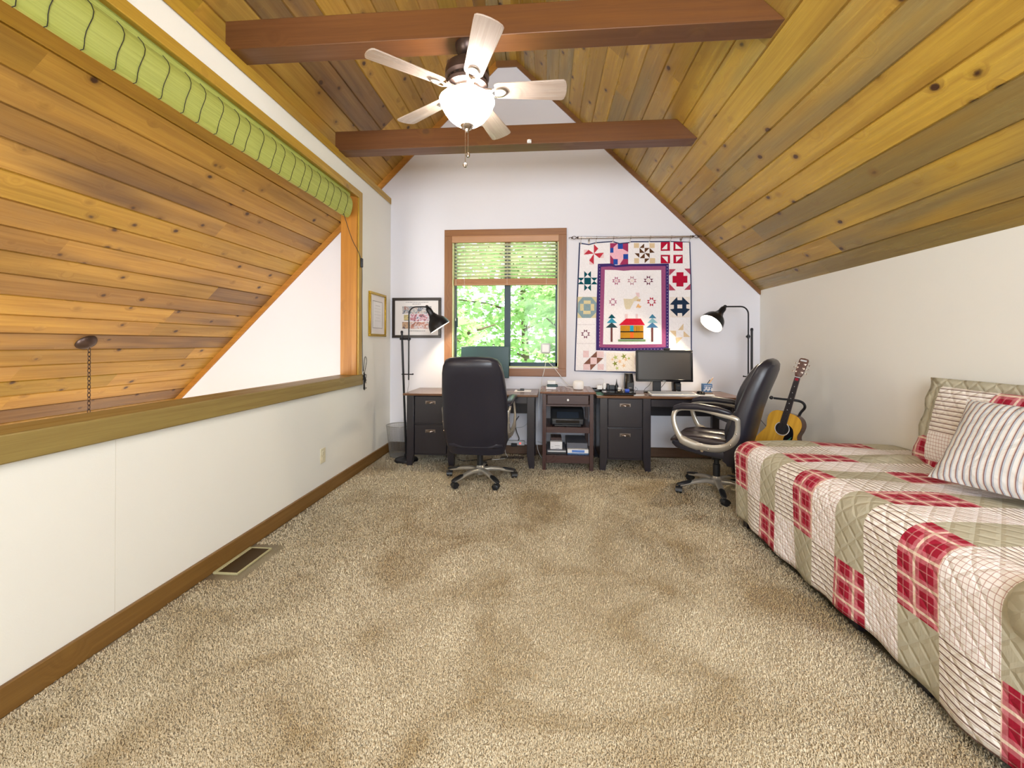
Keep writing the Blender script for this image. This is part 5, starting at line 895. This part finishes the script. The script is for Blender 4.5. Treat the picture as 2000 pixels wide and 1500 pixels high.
# ---------------- office chairs ----------------
def superloop(w,d,n,cx,fn,e=.5):
    return [fn(cx+w*math.copysign(abs(math.cos(t))**e,math.cos(t)), d*math.copysign(abs(math.sin(t))**e,math.sin(t))) for t in [2*math.pi*i/n for i in range(n)]]
def chair(name,label,loc,rz,base_rot):
    # local: seat faces +Y
    o=thing(name,label,'office chair',loc,rz,world=False,group='dark leather office chairs')
    build('gas_column',MB().lathe([(.028,.10),(.028,.24),(.022,.245),(.022,.30),(.018,.305),(.018,.32)],n=20).lathe([(.036,.28),(.04,.30),(.06,.32)],n=18),'black_plastic',o)
    build('tilt_mechanism',MB().box(-.09,.09,-.12,.10,.315,.345),'black_metal',o,bevel=.01)
    build('hub',MB().lathe([(.0,.055),(.03,.055),(.045,.075),(.048,.115),(.036,.125),(.03,.14)],n=24),'silver_paint',o)
    for k in range(5):
        a=R(base_rot+72*k); M=Matrix.Rotation(a,4,'Z')
        mb=MB(); mb.M=M; rings=[]
        for r,w,zt,th in((.03,.026,.118,.05),(.10,.026,.122,.038),(.18,.022,.108,.030),(.26,.020,.088,.026),(.315,.016,.076,.022)):
            rings.append([(r,w*math.copysign(abs(math.cos(t))**.6,math.cos(t)),zt-th/2+th/2*math.copysign(abs(math.sin(t))**.6,math.sin(t))) for t in [2*math.pi*i/14 for i in range(14)]])
        mb.loft(rings); arm=build('base_arm',mb,'silver_paint',o)
        mb=MB(); mb.M=M; rings=[]
        for r,w,zt,th in((.215,.010,.103,.008),(.235,.024,.103,.02),(.29,.025,.092,.02),(.33,.02,.082,.018),(.342,.01,.074,.01)):
            rings.append([(r,w*math.copysign(abs(math.cos(t))**.6,math.cos(t)),zt-th/2+th/2*math.sin(t)) for t in [2*math.pi*i/14 for i in range(14)]])
        mb.loft(rings); build('foot_pad',mb,'black_plastic',arm)
        c=Vector((.322*math.cos(a),.322*math.sin(a),0)); ca=a+1.1+k*.9
        mb=MB(); mb.M=Matrix.Translation((c.x,c.y,0))@Matrix.Rotation(ca,4,'Z')
        mb.tube([(0,0,.075),(0,0,.045)],.006,8)
        for s_ in(-1,1): mb.lathe([(.0,-.010),(.024,-.010),(.0275,-.004),(.0275,.006),(.022,.010),(0,.010)],(0.012,s_*.015,.0275),20,axis=(0,1,0))
        hood=[]
        for j in range(7):
            t=R(-10+190*j/6); hood.append([(.012+.031*math.cos(t),y,.0275+.031*math.sin(t)) for y in(-.027,-.01,.01,.027)])
        mb.loft(hood,closed=False); build('caster',mb,'black_plastic',o)
    # seat shell and cushions
    mb=MB(); rings=[]
    for y,w,zc,th in((-.24,.19,.38,.05),(-.22,.24,.385,.09),(-.10,.262,.39,.12),(.08,.265,.40,.12),(.20,.262,.41,.11),(.27,.25,.42,.09),(.305,.22,.425,.05),(.315,.18,.425,.02)):
        rings.append(superloop(w,th/2,24,0,lambda x,z,y=y,zc=zc:(x,y,zc+z),.55))
    mb.loft(rings); build('seat',mb,'leather',o)
    for x0,w in((-.118,.112),(.118,.112)):
        mb=MB(); rings=[]
        for y,ww,h in((-.18,.09,.02),(-.15,.108,.05),(-.02,.114,.072),(.02,.114,.066),(.04,.114,.07),(.2,.114,.07),(.29,.11,.055),(.32,.095,.03),(.325,.07,.01)):
            rings.append(superloop(ww,h/2,20,x0,lambda x,z,y=y:(x,y,.468+z-.03*max(0,(y-.22)/.1)**2*1.0+.01*(1-((x-x0)/.114)**2)),.6))
        mb.loft(rings); build('seat_cushion',mb,'brown_leather_light',o)
    # backrest : profile of (y,z) centre line with a tilt
    prof=[(-.12,.305,.20,.03),(-.155,.315,.25,.062),(-.19,.42,.280,.075),(-.235,.60,.288,.075),(-.275,.75,.284,.070),(-.325,.90,.274,.066),(-.375,1.02,.260,.062),(-.40,1.08,.246,.056),(-.412,1.118,.222,.044),(-.418,1.138,.18,.026),(-.42,1.146,.10,.01)]
    mb=MB(); rings=[]
    for i,(y,z,w,th) in enumerate(prof):
        a=prof[max(i-1,0)];b=prof[min(i+1,len(prof)-1)]; tv=Vector((0,b[0]-a[0],b[1]-a[1])).normalized()
        if i>7: tv=Vector((0,-.36,.93)).normalized()
        nv=Vector((0,tv.z,-tv.y))
        rings.append(superloop(w,th,30,0,lambda x,n_,y=y,z=z,nv=nv,w=w:(x,y+nv.y*(n_+.035*(x/w)**2*(1 if z<1.1 else .4)),z+nv.z*n_),.42))
    mb.loft(rings); build('backrest',mb,'leather',o)
    # piping line round the rear panel
    # front cushions of the backrest
    def cush(z0,z1,w,bul,name):
        mb=MB(); rings=[]; N=9
        for j in range(N):
            t=j/(N-1); z=z0+(z1-z0)*t
            for i in range(len(prof)-1):
                if prof[i][1]<=z<=prof[i+1][1]: f=(z-prof[i][1])/(prof[i+1][1]-prof[i][1]); yb=prof[i][0]*(1-f)+prof[i+1][0]*f; thb=prof[i][3]*(1-f)+prof[i+1][3]*f; break
            e=math.sin(math.pi*min(max(t,.03),.97))**.45
            rings.append(superloop(w*(.86+.14*e),.015+bul*e,22,0,lambda x,n_,yb=yb,thb=thb,z=z:(x,yb+thb*.93+n_+.03*(x/w)**2,z+.1*n_),.5))
        mb.loft(rings); build(name,mb,'leather',o)
    cush(.50,.72,.205,.035,'lumbar_cushion'); cush(.735,1.105,.205,.038,'head_cushion')
    # armrests: metal loops with padded tops
    for s_ in(-1,1):
        L=[(y_*.84,z_*1.10-.01) for y_,z_ in [(.10,.405),(.235,.44),(.30,.52),(.325,.60),(.30,.655),(.22,.675),(.05,.675),(-.10,.655),(-.23,.635),(-.25,.60),(-.24,.50),(-.17,.43),(-.05,.40)]]
        pts=bez([(s_*(.285+.012*math.sin(i)),y,z) for i,(y,z) in enumerate(L)]+[(s_*.285,L[0][0],L[0][1])],4)[:-1]
        mb=MB(); mb.tube(pts,[.021+.016*max(0,min(1,(.62-p.z)/.12))*(1 if p.y<.2 else .3) for p in pts],10,closed=True,flat=(.95,.5))
        ar=build('armrest',mb,'silver_paint',o)
        mb=MB(); rings=[]
        for y,z,w,h in((.335,.655,.012,.008),(.315,.675,.03,.02),(.24,.695,.034,.026),(.08,.702,.034,.026),(-.08,.69,.032,.024),(-.18,.672,.026,.018),(-.20,.665,.012,.008)):
            rings.append(superloop(w,h,16,s_*.288,lambda x,n_,y=y,z=z:(x,y*.84,z+.055+n_),.7))
        mb.loft(rings); build('arm_pad',mb,'leather',ar)
        mb=MB()
        for y,z in((.11,.43),(.0,.422),(-.20,.57),(-.16,.48)): mb.lathe([(.006,-.0165),(.006,.0165),(.0,.018)],(s_*.285,y,z),10,axis=(s_,0,0))
        mb.tube([(s_*.18,.05,.40),(s_*.285,.05,.402)],.012,8)
        build('bolt',mb,'nickel',ar)
    return o
chair('office_chair','dark leather office chair with its back to the camera, at the left desk',(-.605,3.86,0),R(-2),92)
chair('office_chair','dark leather office chair turned sideways with silver arms, beside the bed',(1.45,3.72,0),R(57),129)

# ---------------- guitar on a stand ----------------
g=thing('acoustic_guitar','acoustic guitar with dark pickguard leaning on a stand behind the bed','guitar',(1.962,3.80,.245),R(-50),world=False)
# local: front faces -Y, x right, z up ; tilted as a whole
GT=Matrix.Scale(.91,4)@Matrix.Rotation(R(-8),4,'X')@Matrix.Rotation(R(12),4,'Y')
half=[(0,0),(.10,.004),(.165,.035),(.198,.10),(.20,.16),(.175,.225),(.145,.28),(.135,.315),(.145,.365),(.146,.415),(.125,.46),(.085,.487),(.03,.493),(0,.493)]
def crv(pts,n=5): return [(p.x,p.y) for p in bez([(x,z,0) for x,z in pts],n)]
h=crv(half,4); outl=h+[(-x,z) for x,z in h[::-1]][1:-1]
def gm(): m_=MB(); m_.M=GT; return m_
def gprism(pts,y0,y1):
    m_=gm(); m_.prism(pts,y0,y1,'y',uvrot=True); return m_
build('back_and_sides',gprism(outl,-.052,.052),'rosewood',g,bevel=.003)
build('soundboard',gprism([(x*.99,.002+z*.994) for x,z in outl],-.0555,-.052),'spruce_top',g)
circ=lambda r,cz,n=36,cx=0:[(cx+r*math.cos(2*math.pi*i/n),cz+r*math.sin(2*math.pi*i/n)) for i in range(n)]
build('rosette',gprism(circ(.064,.335),-.0562,-.0555),'brass_dark',g); 
mb=gm(); mb.tube([(x,-.0563,z) for x,z in circ(.060,.335)],.003,5,closed=True); build('rosette_ring',mb,'mat_board',g)
build('soundhole_dark_disc',gprism(circ(.050,.335),-.0572,-.0560),'black_plastic',g)  # black disc on the soundboard, paints in the dark of the open hole
build('pickguard',gprism(crv([(.045,.385),(.085,.36),(.105,.30),(.10,.23),(.07,.20),(.04,.225),(.035,.27),(.055,.30),(.064,.335),(.055,.36)],4),-.0570,-.0555),'black_gloss',g)
mb=gprism(crv([(.06,.21),(.085,.25),(.095,.29),(.075,.26),(.055,.235)],3),-.0575,-.0568); build('pickguard_motif',mb,'green_folder',g)
build('bridge',gprism([(-.08,.155),(.08,.155),(.075,.18),(.03,.187),(-.03,.187),(-.075,.18)],-.064,-.0555),'rosewood',g)
m_=gm(); m_.loft([[(-w,-.060,z),(w,-.060,z),(w*.9,-.045+.0,z),(0,-.036,z),(-w*.9,-.045,z)] for w,z in((.028,.40),(.0275,.49),(.0215,.83))],smooth=False); build('neck',m_,'rosewood',g)
m_=gm(); m_.loft([[(-w,-.066,z),(w,-.066,z),(w,-.0585,z),(-w,-.0585,z)] for w,z in((.0285,.385),(.0215,.83))],smooth=False); build('fretboard',m_,'espresso_wood',g)
m_=gm(); sc_l=.645
for f in range(1,20):
    z=.83-sc_l*(1-2**(-f/12)); w=.0215+(.83-z)/.445*.007; m_.box(-w,w,-.0675,-.066,z-.001,z+.001)
build('frets',m_,'nickel',g)
m_=gm()
for f in(3,5,7,9,12):
    z=.83-sc_l*(1-2**(-(f-.5)/12)); m_.lathe([(.0035,0),(.0035,.0008)],(0,-.0672,z),10,axis=(0,1,0))
build('inlay',m_,'knob_white',g)
m_=gm(); m_.box(-.014,.014,-.0672,-.066,.80,.822); build('red_capo_marker',m_,'quilt_crimson',g)
m_=gm(); m_.box(-.0225,.0225,-.069,-.058,.83,.836); build('nut',m_,'knob_white',g)
MH=GT@Matrix.Translation((0,-.06,.836))@Matrix.Rotation(R(-10),4,'X')
m_=MB(); m_.M=MH; m_.prism([(-.022,0),(.022,0),(.034,.03),(.038,.165),(.030,.178),(0,.182),(-.030,.178),(-.038,.165),(-.034,.03)],-.006,.010,'y',uvrot=True); build('headstock',m_,'rosewood',g,bevel=.002)
m_=MB(); m_.M=MH; m_.box(-.026,.026,-.0072,-.006,.150,.165); build('head_label',m_,'light_grey_plastic',g)
for s_ in(-1,1):
    for zz_ in(.045,.085,.125):
        m_=MB(); m_.M=MH; m_.lathe([(.004,-.016),(.005,0)],(s_*.02,-.002,zz_),8,axis=(0,1,0)); m_.tube([(s_*.034,.004,zz_),(s_*.052,.004,zz_)],.0025,6); m_.sphere((s_*.058,.004,zz_),.007,8,sc_=(1,.5,1)); m_.box(s_*.026-.006,s_*.026+.006,-.0075,-.006,zz_-.007,zz_+.007); build('tuner',m_,'nickel',g)
m_=gm()
for i in range(6):
    t=(i-2.5)/2.5; m_.tube([(t*.0275,-.0665,.17),(t*.018,-.0705,.835)],.0005,4)
build('strings',m_,'nickel',g)
# stand
st=thing('guitar_stand','black tubular guitar stand with a padded neck yoke','guitar stand',(1.965,3.80,0.),R(-50),world=False)
mb=MB(); mb.tube(bez([(.06,.16,.30),(.10,.17,.55),(.125,.175,.66),(.165,.165,.72),(.175,.12,.76),(.16,.07,.785),(.11,.03,.795)],6),.011,10); mb.tube(bez([(.12,.03,.795),(.11,-.02,.80),(.085,-.055,.803),(.02,-.07,.806)],6),.009,8)
mb.sphere((.0,-.068,.808),.016,10)
build('neck_yoke',mb,'black_plastic',st)
mb=MB(); mb.tube([(.06,.16,.30),(.02,.10,.14),(0,.04,.10)],.013,10); build('upright',mb,'black_metal',st)
for a,b in(((-.17,-.16),(0,.04)),((.17,-.16),(0,.04)),((0,.22),(.03,.12))): build('foot',MB().tube([(b[0],b[1],.12),(a[0],a[1],.012)],.010,8),'black_metal',st)
build('cradle',MB().tube(bez([(-.12,-.10,.18),(-.12,-.07,.145),(-.05,-.02,.13),(.05,-.02,.13),(.12,-.07,.145),(.12,-.10,.18)],5),.011,8),'black_plastic',st)

# ---------------- bed ----------------
BXF,BYE,BYN,BT=1.33,3.13,.80,.575
bed=thing('daybed','low single bed frame and mattress along the right wall','bed',(1.85,2,0))
mb=MB(); mb.box(BXF+.05,XR-.03,BYN,BYE-.05,.14,.24); build('bed_frame',mb,'espresso_wood',bed,bevel=.006)
build('mattress',MB().box(BXF+.045,XR-.025,BYN,BYE-.05,.24,BT-.03),'mattress_cloth',bed,bevel=.05,seg=4)
for x,y in((BXF+.07,BYE-.10),(XR-.09,BYE-.10),(BXF+.07,2.0),(BXF+.07,1.65),(BXF+.07,1.25),(XR-.09,1.2)): build('leg',MB().box(x-.028,x+.028,y-.028,y+.028,0,.14),'espresso_wood',bed,bevel=.004)
cov=thing('patchwork_coverlet','quilted patchwork coverlet of red plaid, beige, stripe and check over the bed','bedspread',(1.85,2,BT))
def cover():
    S=.0285; rad=.095; cw=.171; ch=.35
    # cloth coordinate: b along y (0 at far top edge), a across; a=0 at the start of the front rounding
    mb=MB(); 
    across_top=XR-.012-(BXF+rad)   # flat width
    arc=rad*math.pi/2; drop=BT-rad-.055; na=int((across_top+arc+drop)/S)+1; tot=across_top+arc+drop
    arcE=arc
    ys_tot=(BYE-rad-BYN)
    nb=int(ys_tot/S)+1
    rings=[]
    def pos(a,b):
        # a: distance from the wall edge; b: distance from near end towards far end
        q=rad
        y=BYN+b
        if a<across_top: x=XR-.012-a; z=BT; 
        elif a<across_top+arc: t=(a-across_top)/rad; x=BXF+rad-rad*math.sin(t); z=BT-rad+rad*math.cos(t)
        else: x=BXF; z=BT-rad-(a-across_top-arc)
        ex=max(0,y-(BYE-rad))
        side=max(0,(a-across_top))/ (arc+drop)
        # softness and small folds
        x+=-.012*side*math.sin(y*9.5+1.)*side-.008*side*math.sin(y*23)*side
        z+=.006*math.sin(y*5+x*3)*(1-side)+.004*math.sin(y*13+x*11)*(1-side) +.012*math.exp(-((x-1.6)/.5)**2)
        z+=side**3*.012*math.sin(y*7.3)
        z+= .035*math.exp(-((y-2.62)/.05)**2-((x-2.05)/.17)**2)
        return (x,y,z)
    A=[tot*i/na for i in range(na+1)]; B=[ys_tot*j/nb for j in range(nb+1)]
    # main sheet
    grid=[[pos(a,b) for a in A] for b in B]
    # far end: bend down over the end, following a rounded corner
    endr=[]
    ne=18
    for k in range(1,ne+1):
        s=(arcE+drop*.97)*k/ne; row=[]
        for a in A:
            x,y,z=pos(a,ys_tot)
            if s<arcE: t=s/rad; dy=rad*math.sin(t); dz=rad*(1-math.cos(t))
            else: dy=rad; dz=rad+(s-arcE)
            # the hanging front corner tucks round instead of ballooning
            side=max(0.,(a-across_top)/(arc+drop)); k2=min(1.,side*1.6)
            if side>0:
                z2=z-dz*(1-k2); x2=x+ (.0 if s<arcE else 0)+ .16*k2*(dy/rad)*(s/(arcE+drop))*1.2
                row.append((x2,y+dy*(1-.25*k2)+.02*k2*math.sin(s*20),max(.05,z2)))
            else: row.append((x+.01*math.sin(x*17)*min(1,s*3),y+dy+.012*math.sin(x*19)*min(1,s*3),z-dz))
        endr.append(row)
    grid+=endr; Bc=B+[ys_tot+(arcE+drop*.97)*k/ne for k in range(1,ne+1)]
    n=len(A); vs=[p for r in grid for p in r]; fs=[];uvs=[];ms=[]
    seq=['red_plaid','windowpane_cotton','beige_cotton','ticking_cotton']
    yb0=2.890; v0=tot-drop-(.0)   # column boundary and row boundary (world values read off the bed)
    arow=across_top+arc+(BT-rad-.29)
    for j in range(len(grid)-1):
        for i in range(n-1):
            fs.append((j*n+i,j*n+i+1,(j+1)*n+i+1,(j+1)*n+i))
            uvs.append([(Bc[j],A[i]),(Bc[j],A[i+1]),(Bc[j+1],A[i+1]),(Bc[j+1],A[i])])
            ym=BYN+(Bc[j]+Bc[j+1])/2; am=(A[i]+A[i+1])/2
            col=math.floor((yb0-ym)/cw)+1; row=math.floor((arow-am)/ch)
            ms.append((col+(2 if row%2 else 0))%4)
    b0=len(mb.v); mb._add(vs,fs,uvs,True); mb.mi=ms
    return build('coverlet_cloth',mb,seq,cov,angle=80,solid=.012)
cover()
# folded corner of the coverlet at the near end
mb=MB(); rings=[]
for y,k in((1.335,.15),(1.325,.6),(1.30,.9),(1.24,1.),(1.1,1.),(.9,1.)):
    rg=[]
    for t in [R(a) for a in range(-95,190,15)]:
        w_,h_=.085*k,.14*k; rg.append((BXF+.075-w_*math.cos(t)*1.25+.0,y,.515+h_*math.sin(t)*(1 if math.sin(t)>0 else 1.15)*.75))
    rings.append(rg)
mb.loft(rings,closed=False); build('folded_corner',mb,'beige_cotton',cov,angle=80,solid=.012)
# pillows
def pillow(name,label,M,w,h,t,mats,cell=None,flange=0,n=26,seam=True):
    o=thing(name,label,'pillow',M.translation,0,world=False)
    mb=MB(); mb.M=Matrix.Translation(-M.translation)@M
    for sgn in(1,-1):
        vs=[];uv_=[]
        for j in range(n+1):
            for i in range(n+1):
                a=-1+2*i/n; b=-1+2*j/n
                ee=((1-abs(a)**2.6)*(1-abs(b)**2.6)); ee=max(0,ee)**.55
                x=w/2*a*(1-.05*(1-b*b)*abs(a)); z=h/2*b*(1-.05*(1-a*a)*abs(b))
                wr=.006*math.sin(a*19+b*5)*ee*(abs(b)**3)+.005*math.sin(b*21+a*4)*ee*abs(a)**3
                vs.append((x,-sgn*(t/2*ee+wr),z)); uv_.append((x+w,z+h))
        fs=[];us=[];ms=[]
        for j in range(n):
            for i in range(n):
                f=(j*(n+1)+i,j*(n+1)+i+1,(j+1)*(n+1)+i+1,(j+1)*(n+1)+i)
                if sgn<0: f=f[::-1]
                fs.append(f); us.append([uv_[q] for q in f]); ms.append(cell(-1+2*(i+.5)/n,-1+2*(j+.5)/n) if cell else 0)
        mb._add(vs,fs,us,True); mb.mi[-len(fs):]=ms
    build('pillow_body',mb,mats,o,angle=80)
    if flange:
        mb=MB(); mb.M=Matrix.Translation(-M.translation)@M; W2,H2=w/2*.94,h/2*.94; f=flange
        N=16; inner=[];outer=[]
        def per(W_,H_):
            P=[]
            for k in range(N): P.append((-W_+2*W_*k/N,-H_))
            for k in range(N): P.append((W_,-H_+2*H_*k/N))
            for k in range(N): P.append((W_-2*W_*k/N,H_))
            for k in range(N): P.append((-W_,H_-2*H_*k/N))
            return P
        I=[(x,.0,z) for x,z in per(W2,H2)]; O=[(x,.008*math.sin(q*1.3),z) for q,(x,z) in enumerate(per(W2+f,H2+f))]
        K=len(I); vs=I+O; fs=[(q,(q+1)%K,K+(q+1)%K,K+q) for q in range(K)]
        us=[[(vs[q][0]+w,vs[q][2]+h) for q in f_] for f_ in fs]
        mb._add(vs,fs,us,True); mb.mi=[1 if (vs[f_[0]][2]<-.06 and vs[f_[0]][0]<0) or vs[f_[0]][0]>.15 else 0 for f_ in fs]
        build('flange',mb,['beige_cotton','red_plaid'],o,solid=.01)
    return o
def frame(c,xdir,zdir):
    x=Vector(xdir).normalized(); z=Vector(zdir); z=(z-x*z.dot(x)).normalized(); y=z.cross(x)
    return Matrix(((x.x,y.x,z.x,c[0]),(x.y,y.y,z.y,c[1]),(x.z,y.z,z.z,c[2]),(0,0,0,1)))
# the sham leans on the wall; local -Y faces the room
def shamcell(a,b):
    if a<-.86: return 2 if b>-.35 else 0
    if a<.0: return 1 if b>-.25 else 3
    return 0 if b>.5 else 3 if b>0 else 2
pillow('pillow','patchwork pillow sham leaning against the right wall behind the striped pillow',frame((2.20,2.27,.82),(0,-1,0),(.22,0,.97)),.72,.44,.13,['red_plaid','ticking_cotton','beige_cotton','windowpane_cotton'],shamcell,flange=.05)
pillow('pillow','striped ticking pillow lying in front of the patchwork sham on the bed',frame((2.05,1.88,.808),(.25,-1,0),(.50,.10,.80)),.72,.44,.17,['striped_cotton'])

# ---------------- trees outside ----------------
tag(build('ground_outside',MB().box(-25,25,D+.6,40,-3.2,-3.0),'ground'),kind='structure')
def tree(label,x,y,h,r,seed,nl=5200,ls=.10):
    o=thing('tree',label,'tree',(x,y,-3),world=False,group='leafy trees outside the window')
    rg=np.random.default_rng(seed); mb=MB()
    mb.tube(bez([(0,0,0),(.08,.05,h*.4),(-.05,.0,h*.8),(.02,.02,h*1.05)],5),[.16*(1-.7*i/15) for i in range(16)],10)
    for k in range(9):
        a=k*2.4; z=h*(.45+.06*k); mb.tube([(0,0,z),(r*.4*math.cos(a),r*.4*math.sin(a),z+.35),(r*.8*math.cos(a),r*.8*math.sin(a),z+.5)],[.05,.03,.01],6)
    build('trunk',mb,'bark',o)
    # leaf: 7 point maple-like polygon
    shape=np.array([(0,0),(.35,.12),(.30,.42),(.55,.70),(.12,.68),(0,1.),(-.12,.68),(-.55,.70),(-.30,.42),(-.35,.12)])
    N=nl; cl=rg.normal(size=(60,3)); cl/=np.linalg.norm(cl,axis=1)[:,None]; cl*=rg.random((60,1))**.4; cl*=np.array([r,r,h*.42]); cl+=np.array([0,0,h*.88])
    C=cl[rg.integers(0,60,N)]+rg.normal(size=(N,3))*np.array([.33,.33,.2])*r*.5
    a=rg.random(N)*2*np.pi; tl=rg.normal(size=N)*.5-.5; s=ls*(.6+.9*rg.random(N))
    ux=np.stack([np.cos(a),np.sin(a),np.zeros(N)],1); vy=np.stack([-np.sin(a)*np.cos(tl),np.cos(a)*np.cos(tl),np.sin(tl)],1)
    V=C[:,None,:]+s[:,None,None]*(shape[None,:,0:1]*ux[:,None,:]+shape[None,:,1:2]*vy[:,None,:])
    me=bpy.data.meshes.new('foliage'); K=10; me.vertices.add(N*K); me.vertices.foreach_set('co',V.astype(np.float32).ravel())
    me.loops.add(N*K); me.loops.foreach_set('vertex_index',np.arange(N*K,dtype=np.int32)); me.polygons.add(N)
    me.polygons.foreach_set('loop_start',np.arange(0,N*K,K,dtype=np.int32)); me.polygons.foreach_set('loop_total',np.full(N,K,dtype=np.int32))
    me.materials.append(MAT['leaf_green']); me.update(calc_edges=True)
    f=bpy.data.objects.new('foliage',me); COL.objects.link(f); f.parent=o
tree('leafy maple close behind the left pane of the window',-1.75,7.0,4.4,1.15,1,3600,.12)
tree('leafy maple filling the right pane of the window',.45,7.8,4.8,1.2,2,3900,.125)
tree('taller tree farther back behind the two maples',-.7,13.5,7.5,3.,3,5600,.2)
